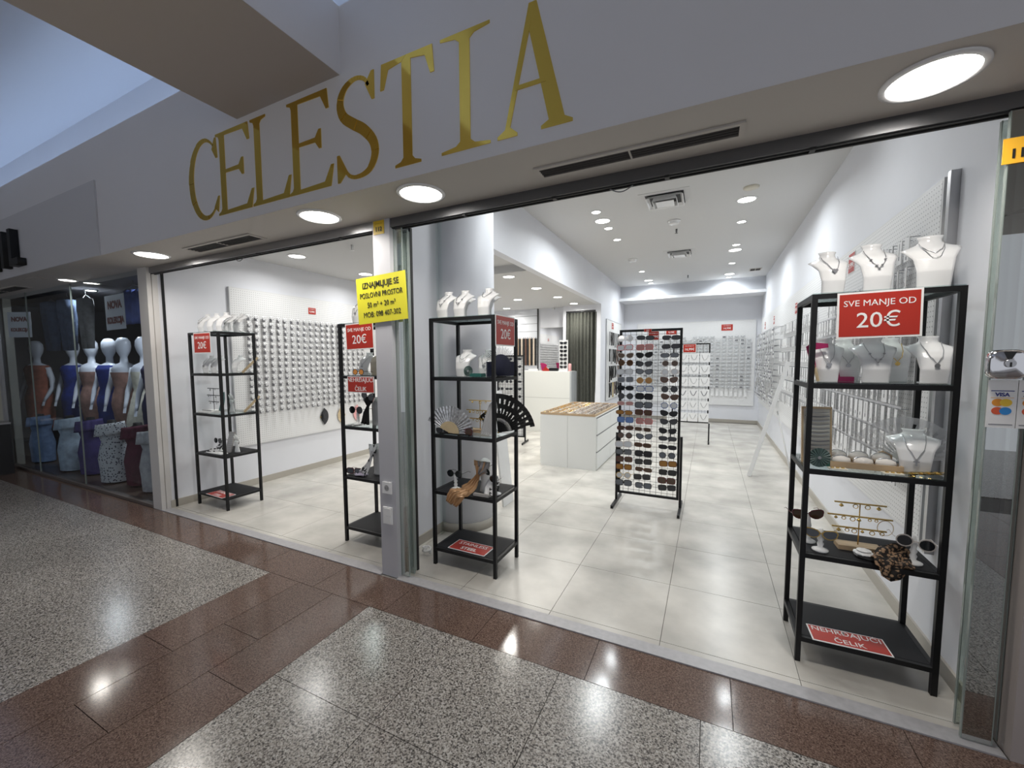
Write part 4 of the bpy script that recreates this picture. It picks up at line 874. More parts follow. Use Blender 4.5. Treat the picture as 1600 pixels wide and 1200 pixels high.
t = thing('curtain', 'long grey green curtain over the doorway left of the white post', 'curtain', (-2.37, YLB-.12, 0))
def curt(u, v): return (-.33+.66*u, .03*math.sin(u*2*PI*9)+.012*math.sin(u*40+v*3), .02+2.40*v)
M().shell(curt, 90, 4, (0, .005, 0)).obj('cloth', CURT, t); M().tube([(-.36, 0, 2.44), (.36, 0, 2.44)], .01, 8).obj('rod', GREYMET, t)
struct(M().box(-2.74, -2.68, YLB-.14, YLB, 0, Z2).obj('trim_22', WALL)); struct(M().box(-2.06, XB-.0, YLB-.14, YLB, 0, Z2).obj('trim_23', WALL)); struct(M().box(-2.68, -2.06, YLB-.14, YLB, 2.46, Z2).obj('trim_24', WALL))
# counter
t = thing('sales_counter', 'tall white sales counter before the slat wall', 'counter', (-3.55, 7.8, 0))
M().box(0, 1.09, 0, .30, .0, 1.22).obj('front_panel', mat('counter_white', (.74, .74, .70), .4), t); M().box(1.09, 1.12, .0, .38, 0, 1.235).obj('end_panel', mat('counter_grey', (.45, .47, .48), .35), t)
M().box(0, 1.09, 0, .36, 1.22, 1.24).obj('top', mat('counter_top', (.8, .8, .77), .4), t); M().box(0, 1.085, -.002, 0, .70, .703).obj('joint', CABGAP, t)
# on the counter
t = thing('sunglass_stand', 'small white counter stand with black sunglasses', 'display stand', (-2.64, 7.95, 1.24)); M().box(-.09, .09, 0, .012, 0, .62).obj('panel', MATW, t); M().box(-.09, .09, -.05, .05, 0, .012).obj('base', MATW, t)
for j in range(7): sunglasses('black sunglasses on the white counter stand, %s pair' % (ORD[j]), (-2.64, 7.935, 1.80-.08*j), (0, 0, 0), ['cat', 'round'][j % 2], FR['black'], LN['black'], 'sunglasses on the counter stand', 1.1)
o = M().prism([(-.05, 0), (.05, 0), (.07, .04), (.0, .12), (-.07, .04)], -.01, .01).obj('table_sign', RED); o.location = (-2.97, 7.83, 1.245-.03); o.rotation_euler = (.1, 0, 0); tag(o, 'red rounded notice on the front edge of the counter', 'sign')
fan('small magenta fan standing on the counter', (-3.07, 7.86, 1.245), (0, .3, 0), .16, .05, 60, 6, MAG, MAG)
o = M().box(-.09, .09, -.05, .05, 0, .05).box(-.08, .08, -.04, .04, .05, .06).obj('cash_drawer', BLKWOOD); o.location = (-2.84, 7.92, 1.241); tag(o, 'flat dark box on the counter beside the sunglass stand', 'box')
o = M().lathe([(.03, 0), (.032, .10), (.028, .14), (.01, .15)], 14).obj('pink_bottle', PINK); o.location = (-2.50, 7.93, 1.241); tag(o, 'small pink bottle at the right end of the counter', 'bottle')
o = M().box(-.09, .09, -.05, .05, 0, .04).obj('paper_stack', MATW); o.location = (-3.3, 7.95, 1.241); tag(o, 'low white paper stack on the left of the counter', 'paper')
# cabinets
def chest(x0, label, side):
    W, D, H = .385, 1.62, .715; t = thing('drawer_chest', label, 'cabinet', (x0, 5.28, 0), group='white drawer chests')
    M().box(.0, W, 0, D, .0, H).obj('body', CABW, t)
    s = side; xf = W if s > 0 else 0
    for r in range(3):
        for c in range(2):
            y0, y1 = .015+c*.80, .015+c*.80+.79; z0 = .03+r*.226; M().box(*( (xf, xf+.016) if s > 0 else (-.016, 0)), y0, y1, z0, z0+.205).obj('drawer', CABW, t)
            M().box(*((xf, xf+.003) if s > 0 else (-.003, 0)), y0, y1, z0+.205, z0+.226).obj('grip_slot', CABGAP, t)
chest(-2.078, 'left white drawer chest of the pair under the jewellery trays', -1); chest(-1.69, 'right white drawer chest of the pair, drawers towards the sunglasses stand', 1)
t = thing('jewellery_tray', 'shallow wooden tray packed with jewellery on the drawer chests', 'tray', (-1.70, 6.05, .716))
M().box(-.37, .37, -.76, .76, 0, .008).obj('base', WOOD, t)
for b in ((-.37, .37, -.772, -.76, 0, .03), (-.37, .37, .76, .772, 0, .03), (-.382, -.37, -.772, .772, 0, .03), (.37, .382, -.772, .772, 0, .03)): M().box(*b).obj('side', WOOD, t)
for k in range(5): M().box(-.37+.1233*(k+1)-.002, -.37+.1233*(k+1)+.002, -.76, .76, .008, .028).obj('divider', MATW, t)
jw = M()
for i in range(6):
    for j in range(58):
        for q in range(4):
            x, y = -.31+.1233*i+.029*(q-1.5)+random.uniform(-.008, .008), -.74+.0255*j+random.uniform(-.004, .004); jw.cur = random.choice((0, 0, 1, 1, 2)) if i < 3 else random.choice((1, 2, 1, 3)); r_ = random.uniform(.006, .011)
            jw.tube([(x+r_*math.cos(a*PI/3), y, .018+r_*math.sin(a*PI/3)) for a in range(6)], .0025, 4, closed=True)
o = jw.obj('rings', [GOLDJ, SILV, mat('jewel_dark', (.08, .06, .05), .3), mat('jewel_beige', (.5, .42, .33), .4)], t); o['kind'] = 'stuff'

# ================================================================ rack D contents
SPN7 = ['first', 'second', 'third', 'fourth', 'fifth', 'sixth', 'seventh']
def tstand(label, loc, rz, W, ztops, metal, basemt, near, sc_=1., group='earring T stands', gl=None):
    t = thing('earring_stand', label, 'jewellery stand', loc, rz, group); H = ztops[0]
    M().box(-.085, .085, -.035, .035, 0, .022).obj('base', basemt, t); M().tube([(0, 0, .022), (0, 0, H)], .0028, 6).obj('post', metal, t)
    for k, z in enumerate(ztops): M().box(-W[k]/2, W[k]/2, -.004, .004, z-.002, z+.004).obj('bar', metal, t)
    for k, z in enumerate(ztops):
        n = near[k]
        for i in range(n):
            x = -W[k]/2*.92+W[k]*.92*(i+.5)/n+random.uniform(-.006, .006); big = (k == 1 and i == n-1); r = .030 if big else random.choice((.006, .008, .010))
            p = Matrix.Rotation(rz, 4, 'Z') @ Vector((x, -.006, z-r-.002)); a = M()
            if big: a.tube([(r*math.cos(q*PI/8), 0, r*math.sin(q*PI/8)*1.2-.006) for q in range(16)], .0014, 4, closed=True)
            elif i % 3 == 0: a.lathe([(0, r), (r*.6, r*.4), (r, -r*.3), (0, -r)], 8, caps=False)
            else: a.tube([(r*math.cos(q*PI/4), 0, r*math.sin(q*PI/4)) for q in range(8)], .002, 4, closed=True)
            o = a.obj('earring', metal if metal is not BLACK else SILV); o.location = Vector(loc)+p; o.rotation_euler = (0, 0, rz)
            tag(o, '%s earring, %s, %s bar, %s from its left' % ('large hoop' if big else ('drop' if i % 3 == 0 else 'ring'), (gl or label).replace('the rack with the silver fan', 'silver fan rack').replace('the nearest right rack', 'nearest rack').replace('the rack farthest left', 'leftmost rack'), ['top', 'middle', 'bottom'][k], SPN7[i]), 'earring', gl or ('earrings on the '+label))
tstand('gold earring stand with wooden base on the nearest right rack', (.668, 2.47, T4), .05, [.20, .25, .21], [.222, .158, .10], GOLDJ, WOOD, [4, 7, 6], gl='gold stand on the nearest right rack')
tstand('gold earring stand on the rack with the silver fan', (-1.455, 2.52, T3), 0, [.18, .22, .17], [.225, .155, .095], GOLDJ, WOOD, [3, 6, 4], gl='gold stand on the rack with the silver fan')
tstand('dark earring stand on the rack farthest left', (-4.53, 2.43, T3), 0, [.19, .22, .17], [.24, .17, .105], BLACK, MATW, [2, 5, 3], gl='dark stand on the rack farthest left')
def handstand(label, loc, rz, h=.11, name='glasses_holder_stand'):
    a = M().lathe([(.032, 0), (.034, .006), (.018, .012), (.010, .02), (.014, .035), (.009, .045), (.014, .058), (.009, .07), (.013, .085), (.010, .10), (.006, h)], 14)
    o = a.obj(name, MATW); o.location = loc; o.rotation_euler = (0, 0, rz); tag(o, label, 'stand', 'white glasses stands')
handstand('white twisted glasses stand left on the black board of the nearest right rack', (.502, 2.375, T4+.0), 0)
sunglasses('black cat-eye sunglasses, lower pair on the left white stand of the nearest right rack', (.50, 2.36, T4+.085), (0, 0, -.1), 'cat', FR['gold'], LN['grey'], scale=.95)
handstand('second white glasses stand behind the left one on the nearest right rack', (.470, 2.47, T4), 0, .15)
sunglasses('brown cat-eye sunglasses on the rear left stand of the nearest right rack', (.462, 2.45, T4+.145), (0, -.08, .15), 'cat', FR['red'], LN['brown'])
handstand('white glasses stand right on the black board of the nearest right rack', (.845, 2.40, T4), 0, .125)
sunglasses('round dark sunglasses with pale rims on the right stand of the nearest right rack', (.845, 2.385, T4+.10), (0, .12, -.1), 'round', FR['clear'], LN['black'], scale=1.05)
def cloth(label, P, widths, mt, name='scarf', cat='scarf', folds=3, amp=.006, th=.0025, ax=(1, 0, 0)):
    P = [Vector(p) for p in P]; n = len(P)-1; ax = Vector(ax)
    def fn(u, v):
        f = v*n; i = min(int(f), n-1); t = f-i; p = P[i].lerp(P[i+1], t); w_ = widths[i]+(widths[i+1]-widths[i])*t; tn = (P[i+1]-P[i]).normalized(); s = ax-tn*ax.dot(tn); s.normalize(); nn = s.cross(tn)
        return p+s*(u-.5)*w_+nn*amp*math.sin(u*2*PI*folds+v*4)
    o = M().shell(fn, 18, n*4, (0, 0, th)).obj(name, mt); tag(o, label, cat); return o
LEO = mat('leopard', (.16, .10, .05), .7); nt = LEO.node_tree; vv = nt.nodes.new('ShaderNodeTexVoronoi'); vv.inputs['Scale'].default_value = 75; ge = nt.nodes.new('ShaderNodeNewGeometry'); nt.links.new(ge.outputs['Position'], vv.inputs[0])
cr = nt.nodes.new('ShaderNodeValToRGB'); cr.color_ramp.elements[0].position = .40; cr.color_ramp.elements[0].color = (.34, .21, .12, 1); cr.color_ramp.elements[1].position = .52; cr.color_ramp.elements[1].color = (.012, .008, .006, 1); nt.links.new(vv.outputs[0], cr.inputs[0]); nt.links.new(cr.outputs[0], nt.nodes['Principled BSDF'].inputs['Base Color'])
cloth('brown leopard print scarf draped over the front edge of the nearest right rack', [(.83, 2.42, T4+.055), (.80, 2.40, T4+.035), (.765, 2.36, T4+.02), (.745, 2.31, T4+.018), (.735, 2.296, T4-.02), (.72, 2.29, T4-.045)], [.05, .10, .14, .15, .12, .05], LEO, ax=(.9, .4, 0))
cloth('dark end of the leopard scarf lying on the black board', [(.64, 2.36, T4+.006), (.70, 2.35, T4+.012), (.75, 2.36, T4+.018)], [.02, .04, .06], LACE, ax=(0, 1, 0))
o = M().lathe([(.0, .0), (.035, .004), (.04, .018), (.022, .026), (.028, .03), (.012, .034)], 10, smooth=False).obj('crystal_claw', MATW); o.location = (.668, 2.385, T4+.001); tag(o, 'white faceted hair claw in front of the gold earring stand', 'hair clip')
# level 3
t = thing('bracelet_board', 'beige board with rows of bracelets on the nearest right rack', 'display board', (.485, 2.45, T3+.0), rot=(-.12, 0, .1)); M().box(-.055, .055, 0, .006, 0, .27).obj('board', mat('board_beige', (.55, .52, .47), .6), t); M().box(-.062, -.055, -.004, .008, 0, .272).box(.055, .062, -.004, .008, 0, .272).box(-.062, .062, -.004, .008, .265, .275).obj('rim', WOOD, t)
for k in range(12):
    a = M().tube([(-.05+.1*q/8, -.010, -.006*math.sin(PI*q/8)) for q in range(9)], .0022+.0008*(k % 3), 5); o = a.obj('bracelet', [SILV, CARDG, GOLDJ][k % 3 if k % 3 < 2 else 0])
    z = .25-.02*k; v = Matrix.Rotation(.1, 3, 'Z') @ (Matrix.Rotation(-.12, 3, 'X') @ Vector((0, 0, z))); o.location = Vector((.485, 2.45, T3))+v; o.rotation_euler = (-.12, 0, .1); tag(o, 'thin bracelet on the beige board, %s from the top' % ORD[k], 'bracelet', 'bracelets on the beige board')
def roundfan(label, loc, r, mt, rz=0):
    t = thing('hand_fan', label, 'fan', loc, rz); a = M(); n = 20
    for i in range(n):
        q0, q1, q2 = 2*PI*i/n, 2*PI*(i+.5)/n, 2*PI*(i+1)/n; cz = r
        a.add([(0, 0, cz), (r*math.cos(q0), -.003, cz+r*math.sin(q0)), (r*math.cos(q1), .003, cz+r*math.sin(q1)), (r*math.cos(q2), -.003, cz+r*math.sin(q2))], [(0, 1, 2), (0, 2, 3)])
    a.obj('leaf', mt, t); d = M().lathe([(.007, 0), (.007, .008)], 12).obj('hub', SILV, t); d.rotation_euler = (PI/2, 0, 0); d.location = (0, .002, r)
roundfan('grey green round pleated fan at the left of the nearest right rack', (.475, 2.345, T3+.002), .045, GRN, .1); roundfan('grey green round pleated fan on the upper shelf of the rack with the silver fan', (-1.475, 2.40, T2+.002), .036, GRN)
o = M().box(-.045, .045, -.03, .03, 0, .018).box(-.043, .043, -.028, .028, .018, .022).obj('gift_box', TEAL); o.location = (.50, 2.375, T3+.001+.0); o.location.x = .515; o.location.y = 2.41; tag(o, 'flat dark green gift box beside the round fan, nearest right rack', 'box')
o = M().box(-.045, .045, -.03, .03, 0, .018).box(-.043, .043, -.028, .028, .018, .022).obj('gift_box', TEAL); o.location = (-1.40, 2.40, T2+.001); tag(o, 'flat dark green gift box on the upper shelf of the rack with the silver fan', 'box')
t = thing('cushion_tray', 'light wooden tray of small cushions on the nearest right rack', 'tray', (.655, 2.455, T3+.001), .0)
M().box(-.125, .125, -.075, .075, 0, .006).obj('base', WOOD, t)
for b in ((-.125, .125, -.081, -.075, 0, .028), (-.125, .125, .075, .081, 0, .028), (-.131, -.125, -.081, .081, 0, .028), (.125, .131, -.081, .081, 0, .028)): M().box(*b).obj('side', WOOD, t)
PIL = M().lathe([(.0, .004), (.022, .002), (.034, .016), (.030, .034), (.010, .042), (0, .042)], 14, sx=1.15, sy=.85, caps=False).mesh('cushion', mat('cushion_linen', (.82, .78, .73), .8))
BRM = M().tube([(.036*math.cos(q*PI/8), 0, .024*math.sin(q*PI/8)) for q in range(16)], .0022, 5, closed=True).mesh('bracelet', SILV)
for i in range(3):
    for j in range(2):
        p = (.573+.082*i, 2.42+.070*j, T3+.008+.012*j); n = '%s row %s' % (['front', 'rear'][j], ['left', 'middle', 'right'][i])
        o = put('cushion', PIL, None, p); tag(o, 'small linen cushion in the tray, %s' % n, 'cushion', 'cushions in the wooden tray')
        o = put('bracelet', BRM, None, (p[0], p[1]-.004, p[2]+.022), (0, 0, random.uniform(-.3, .3))); tag(o, 'silver bracelet around the %s cushion of the tray' % n, 'bracelet', 'bracelets on the tray cushions')
for x, y, n in ((.545, 2.345, 'left of the tray front'), (.74, 2.345, 'right of the tray front')):
    t = thing('earring_pad', 'cream card with gold earrings %s' % n, 'jewellery card', (x, y, T3+.001), .1); M().box(-.035, .035, -.02, .02, 0, .004).obj('card', mat('card_cream', (.72, .68, .58), .6), t)
    for q in range(3): M().tube([(-.02+.02*q+.006*math.cos(a*PI/4), .006*math.sin(a*PI/4), .006) for a in range(8)], .0018, 4, closed=True).obj('earring', GOLDJ, t)
for k in range(5):
    o = M().tube([(.80+.026*k+.02*math.cos(a*PI/5)*1.4, 2.36+.016*math.sin(a*PI/5), T3+.006+.003*k) for a in range(10)], .0022, 4, closed=True).obj('bangle', GOLDJ); tag(o, 'thin gold bangle lying at the right front of the nearest rack, %s from its left' % SPN7[k], 'bangle', 'gold bangles on the nearest rack')
o = M().prism([(-.035, 0), (.035, 0), (.035, .05), (.0, .07), (-.035, .05)], 0, .006).obj('cardboard_stand', WOOD); o.location = (.755, 2.52, T3+.001); tag(o, 'small brown cardboard stand behind the tray of cushions', 'stand')
WL = glassmat('white_lace', (.7, .7, .7), 1.2, .0); WLm = mat('white_fan_leaf', (.85, .85, .86), .6); nt = WLm.node_tree; mx = nt.nodes.new('ShaderNodeMixShader'); mx.inputs[0].default_value = .55; tb = nt.nodes.new('ShaderNodeBsdfTransparent')
nt.links.new(tb.outputs[0], mx.inputs[1]); nt.links.new(nt.nodes['Principled BSDF'].outputs[0], mx.inputs[2]); nt.links.new(mx.outputs[0], nt.nodes['Material Output'].inputs[0])
fan('white lace fan spread open behind the cross necklace bust', (.862, 2.62, T3+.01), (0, .15, 0), .215, .06, 150, 16, WLm, MATW, lace=True)
fan('folded white lace fan at the right end of the middle shelf, nearest rack', (.895, 2.56, T3+.01), (0, -.2, .3), .17, .05, 40, 8, WLm, MATW, lace=True)
# magenta folded fan + box on level 2
t = thing('fan_in_hand_box', 'magenta folded fan standing at the left of the upper shelf, nearest rack', 'fan', (.428, 2.36, T2), 0); M().tube([(.03, 0, .005), (.012, 0, .08)], .007, 5).obj('sticks', BAMB, t)
M().prism([(.020, .07), (.004, .06), (-.022, .165), (.0, .185), (.06, .178), (.062, .160), (.006, .150)], -.006, .006).obj('leaf', MAG, t)
o = M().box(-.035, .035, -.02, .02, 0, .022).prism([(-.035, .022), (-.015, .022), (-.025, .075)], -.004, .004).obj('gift_box', MAG); o.location = (.575, 2.455, T2+.001); tag(o, 'magenta gift box between the busts of the upper shelf, nearest rack', 'box')

# ================================================================ rack C contents
SLV = vary(mat('silver_foil', (.55, .56, .58), .3, .7), 60, .45)
fan('silver foil fan with pale bamboo centre on the rack by the centre pillar', (-1.612, 2.36, T3+.012), (0, .30, .1), .185, .075, 165, 20, SLV, BAMB)
o = M().prism([(.078*math.cos(a), .078*math.sin(a)) for a in [math.radians(8+164*k/12) for k in range(13)]]+[(0, 0)], .0, .002).obj('fan_centre', BAMB); o.parent = [x for x in bpy.data.objects if x.name.startswith('folding_fan') and 'silver foil' in x.get('label', '')][0]; o.location = (0, -.004, 0)
fan('black lace fan sticking out at the right of the rack with the silver fan', (-1.30, 2.50, T3+.012), (0, .62, .1), .27, .10, 85, 14, LACE, LACE, lace=True)
fan('small black lace fan behind the gold earring stand', (-1.36, 2.56, T3+.012), (0, -.5, .1), .15, .05, 60, 8, LACE, LACE, lace=True)
cloth('pale grey folded fan leaning on the middle shelf before the black lace fan', [(-1.335, 2.40, T3+.006), (-1.32, 2.41, T3+.10), (-1.30, 2.43, T3+.20), (-1.295, 2.44, T3+.24)], [.09, .075, .06, .02], mat('pale_grey_fan', (.45, .45, .45), .6), 'folded_fan', 'fan', 6, .003, ax=(1, .3, 0))
sunglasses('dark sunglasses lying at the left front under the silver fan', (-1.665, 2.365, T3+.02), (0, 0, .2), 'cat', FR['black'], LN['black'], scale=.8); sunglasses('dark red sunglasses lying in the middle of the shelf with the silver fan', (-1.49, 2.375, T3+.024), (0, 0, -.1), 'big', FR['red'], LN['brown'], scale=.85)
o = M().box(-.12, .12, -.03, .03, 0, .006).obj('display_cloth', LACE); o.location = (-1.57, 2.385, T3+.001); tag(o, 'flat black cloth strip lying before the silver fan', 'cloth')
# navy straw hat-like fan on level 2, right
t = thing('fringed_fan', 'navy round fan with a spiky fringe on the upper shelf, right', 'fan', (-1.275, 2.50, T2+.002), .9); M().lathe([(.0, -.004), (.070, -.004), (.074, 0), (.070, .004), (0, .004)], 28, caps=False).obj('disc', NAVY, t).rotation_euler = (PI/2, 0, 0)
t.children[0].location = (0, 0, .076); fr_ = M()
for k in range(64):
    q = 2*PI*k/64; fr_.tube([(.072*math.cos(q), 0, .078+.072*math.sin(q)), ((.115+.01*(k % 2))*math.cos(q), .003*(k % 3-1), max(.002, .078+(.115+.01*(k % 2))*math.sin(q)))], .0014, 3)
fr_.obj('fringe', NAVY, t)
o = M().box(-.10, .10, -.012, .012, 0, .10).obj('folded_shawl', NAVY); o.location = (-1.30, 2.54, T2+.001); o.rotation_euler = (0, 0, .9); tag(o, 'folded navy shawl behind the fringed round fan', 'shawl')
# level 4
SPOT = mat('cow_spots', (.7, .7, .7), .5); nt = SPOT.node_tree; nz = nt.nodes.new('ShaderNodeTexNoise'); nz.inputs['Scale'].default_value = 32; ge = nt.nodes.new('ShaderNodeNewGeometry'); nt.links.new(ge.outputs['Position'], nz.inputs[0]); cr = nt.nodes.new('ShaderNodeValToRGB'); cr.color_ramp.elements[0].position = .54; cr.color_ramp.elements[0].color = (.7, .7, .7, 1); cr.color_ramp.elements[1].position = .57; cr.color_ramp.elements[1].color = (.02, .02, .02, 1); nt.links.new(nz.outputs[0], cr.inputs[0]); nt.links.new(cr.outputs[0], nt.nodes['Principled BSDF'].inputs['Base Color'])
handstand('white glasses stand left on the black board of the rack with the silver fan', (-1.61, 2.43, T4), 0, .10); sunglasses('round black sunglasses on the left stand of the rack with the silver fan', (-1.61, 2.415, T4+.115), (0, 0, 0), 'round', FR['black'], LN['black'], scale=.95)
t = thing('scarf_display', 'pale display form wrapped in a gold brown scarf on the black board', 'display bust', (-1.385, 2.46, T4)); M().lathe([(.045, 0), (.04, .01), (.030, .08), (.038, .13), (.052, .19), (.04, .225), (.015, .24)], 16, sy=.6).obj('display_form', MATW, t)
GB = mat('scarf_gold', (.46, .26, .12), .3, .15, coat=.2); GB2 = mat('scarf_silver', (.25, .24, .24), .35, .3)
cloth('gold brown satin scarf knotted at the display form and hanging over the shelf edge', [(-1.385, 2.415, T4+.225), (-1.388, 2.405, T4+.18), (-1.408, 2.40, T4+.13), (-1.425, 2.40, T4+.10), (-1.455, 2.38, T4+.05), (-1.50, 2.345, T4+.016), (-1.545, 2.318, T4+.008), (-1.565, 2.310, T4-.02), (-1.585, 2.305, T4-.06)], [.125, .11, .03, .05, .09, .11, .10, .08, .05], GB, folds=4, amp=.008)
cloth('silver grey upper fold of the satin scarf on the display form', [(-1.365, 2.408, T4+.228), (-1.365, 2.396, T4+.18), (-1.395, 2.392, T4+.14)], [.10, .08, .02], GB2, folds=2)
cloth('second short tail of the gold brown satin scarf over the shelf edge', [(-1.47, 2.36, T4+.03), (-1.50, 2.315, T4+.012), (-1.515, 2.308, T4-.03), (-1.535, 2.303, T4-.075)], [.06, .08, .06, .03], GB, folds=2)
o = M().box(-.06, .06, -.012, .012, 0, .016).obj('booklet', mat('booklet_grey', (.4, .38, .36), .5)); o.location = (-1.36, 2.365, T4+.002); tag(o, 'small grey booklet at the front of the black board, rack with the silver fan', 'booklet')
cloth('white cloth with black spots draped at the right of the black board', [(-1.30, 2.45, T4+.13), (-1.305, 2.43, T4+.08), (-1.315, 2.41, T4+.03), (-1.29, 2.39, T4+.01)], [.05, .10, .11, .06], SPOT); handstand('white stand lying right on the black board of the rack with the silver fan', (-1.29, 2.45, T4), 0, .08)
sunglasses('black sunglasses on the spotted cloth, rack with the silver fan', (-1.315, 2.40, T4+.14), (.3, .9, 0), 'round', FR['black'], LN['black'], scale=.8)
o = M().lathe([(0, 0), (.014, .003), (.016, .012), (.006, .02), (0, .022)], 10, caps=False).obj('gold_bead', GOLDJ); o.location = (-1.575, 2.40, T4+.001); tag(o, 'gold hair bead lying beside the satin scarf', 'hair clip')
# ================================================================ rack A contents
for z, x, y, n, mt in ((T2, -4.25, 2.56, 'wooden folded fan on the upper shelf of the rack farthest left', BAMB), (T3, -4.25, 2.56, 'wooden folded fan on the middle shelf of the rack farthest left', BAMB)):
    t = thing('folded_fan', n, 'fan', (x, y, z), rot=(0, .75, 1.2)); M().box(-.011, .011, -.008, .008, 0, .21).obj('leaf', mt, t); M().box(-.006, .006, -.009, .009, -.0, .07).obj('sticks', WOOD, t)
o = M().box(-.09, .09, -.04, .04, 0, .012).obj('earring_tray', MATW); o.location = (-4.55, 2.375, T3+.001); tag(o, 'white flat tray of small jewellery on the middle shelf, rack farthest left', 'tray')
for k in range(6):
    o = M().lathe([(0, 0), (.010, .004), (.008, .014), (0, .016)], 8, caps=False).obj('ring', SILV); o.location = (-4.615+.026*k, 2.37, T3+.014); tag(o, 'tiny silver ring on the white flat tray, %s from its left' % SPN7[k], 'ring', 'rings on the white tray')
def hand(label, loc, h=.20, mt=MATW):
    t = thing('display_hand', label, 'display hand', loc, .2); M().lathe([(.032, 0), (.03, .01), (.018, h*.35), (.026, h*.55), (.022, h*.62)], 12, sy=.55).obj('palm', mt, t)
    for q, (dx, l_) in enumerate(((-.016, .30), (-.005, .38), (.006, .36), (.017, .28))): M().tube([(dx, 0, h*.58), (dx*1.3, -.004, h*(.58+l_*.55)), (dx*1.4, -.012, h*(.58+l_))], [.0055, .005, .0035], 6).obj('finger', mt, t)
    M().tube([(.02, 0, h*.45), (.036, -.004, h*.58), (.042, -.008, h*.68)], [.006, .0055, .004], 6).obj('finger', mt, t)
hand('white display hand with fingers up on the middle shelf, rack farthest left', (-4.35, 2.50, T3), .20, mat('pale_hand', (.6, .62, .62), .4)); hand('white display hand on the black board, rack farthest left', (-4.30, 2.50, T4), .19)
cloth('teal and silver scarf hung over the pale hand, rack farthest left', [(-4.40, 2.44, T3+.20), (-4.39, 2.44, T3+.14), (-4.40, 2.43, T3+.06), (-4.41, 2.43, T3+.01)], [.09, .05, .06, .08], mat('teal_scarf', (.12, .22, .22), .5))
handstand('white stand under the black sunglasses, rack farthest left', (-4.50, 2.45, T4), 0, .10); sunglasses('black sunglasses on the black board of the rack farthest left', (-4.50, 2.43, T4+.115), (0, 0, 0), 'round', FR['black'], LN['black'])
cloth('black and white scarf lying on the black board of the rack farthest left', [(-4.44, 2.46, T4+.15), (-4.45, 2.44, T4+.08), (-4.50, 2.40, T4+.02), (-4.58, 2.37, T4+.01)], [.04, .06, .09, .08], SPOT)
t = thing('ring_bar', 'grey ribbed bracelet bar leaning on the black board, rack farthest left', 'jewellery stand', (-4.37, 2.45, T4), rot=(-.2, .15, .5)); M().box(-.025, .025, -.012, .012, 0, .21).obj('bar', mat('bar_grey', (.34, .33, .32), .5), t)
for k in range(9): M().box(-.027, .027, -.014, .014, .02+.02*k, .024+.02*k).obj('rib', SILV, t)
o = M().box(-.12, .12, -.035, .035, 0, .008).obj('display_tray', MATW); o.location = (-4.42, 2.375, T4+.002); tag(o, 'flat white tray on the black board, rack farthest left', 'tray')
# ================================================================ rack B contents
sunglasses('amber oval sunglasses on the upper shelf of the rack behind the centre pillar', (-2.46, 2.37, T2+.025), (0, 0, 0), 'round', FR['black'], pm_('lens_orange', (.60, .22, .01), .08), scale=.9)
handstand('white stand under dark sunglasses on the middle shelf behind the centre pillar', (-2.53, 2.42, T3), 0, .10); sunglasses('black round sunglasses on the middle shelf of the rack behind the centre pillar', (-2.53, 2.40, T3+.12), (0, 0, 0), 'round', FR['black'], LN['black'], scale=1.1)
fan('pink fan standing on the middle shelf of the rack behind the centre pillar', (-2.47, 2.60, T3+.01), (0, 0, .3), .20, .08, 40, 8, PINK, PINK)
t = thing('scarf_display', 'display form tied with a black scarf on the middle shelf behind the centre pillar', 'display bust', (-2.37, 2.47, T3)); M().lathe([(.05, 0), (.045, .01), (.04, .12), (.045, .17), (.02, .22)], 14, sy=.7).obj('display_form', mat('form_grey', (.4, .4, .4), .5), t)
cloth('black silk scarf tied in a bow on the form behind the centre pillar', [(-2.41, 2.42, T3+.23), (-2.41, 2.41, T3+.19), (-2.41, 2.41, T3+.155), (-2.42, 2.40, T3+.10), (-2.43, 2.40, T3+.01)], [.11, .09, .02, .06, .09], LACE); sunglasses('black sunglasses on top of the black scarf behind the centre pillar', (-2.40, 2.40, T3+.235), (0, .2, 0), 'round', FR['black'], LN['black'])
t = thing('scarf_display', 'display form with a grey scarf on the black board behind the centre pillar', 'display bust', (-2.40, 2.50, T4)); M().lathe([(.05, 0), (.045, .01), (.04, .14), (.05, .20), (.02, .25)], 14, sy=.7).obj('display_form', mat('form_grey2', (.5, .5, .5), .5), t)
cloth('grey patterned scarf on the form on the black board behind the centre pillar', [(-2.41, 2.45, T4+.25), (-2.41, 2.44, T4+.20), (-2.42, 2.44, T4+.15), (-2.44, 2.42, T4+.08), (-2.48, 2.40, T4+.01)], [.09, .08, .02, .05, .09], SPOT)
sunglasses('dark sunglasses lying on the black board behind the centre pillar', (-2.57, 2.40, T4+.03), (0, 0, .2), 'rect', FR['red'], LN['grey']); cloth('white and lilac scarf lying on the black board behind the centre pillar', [(-2.56, 2.42, T4+.008), (-2.50, 2.40, T4+.014), (-2.44, 2.39, T4+.01)], [.05, .09, .06], mat('lilac_scarf', (.42, .38, .48), .6), ax=(0, 1, 0))

# white leaning board behind the column
t = thing('easel_display', 'plain white board leaning beside the round column', 'board', (0, 0, 0)); slant(3.58, 3.80, -1.80, 0, -1.93, 1.15, .02, MATW, 'panel')
# clear acrylic sheet beside the column
o = M().box(-2.0, -1.99, 2.78, 2.86, 0, 2.9).obj('acrylic_strip', GLASS); tag(o, 'narrow clear acrylic strip standing before the round column', 'panel')

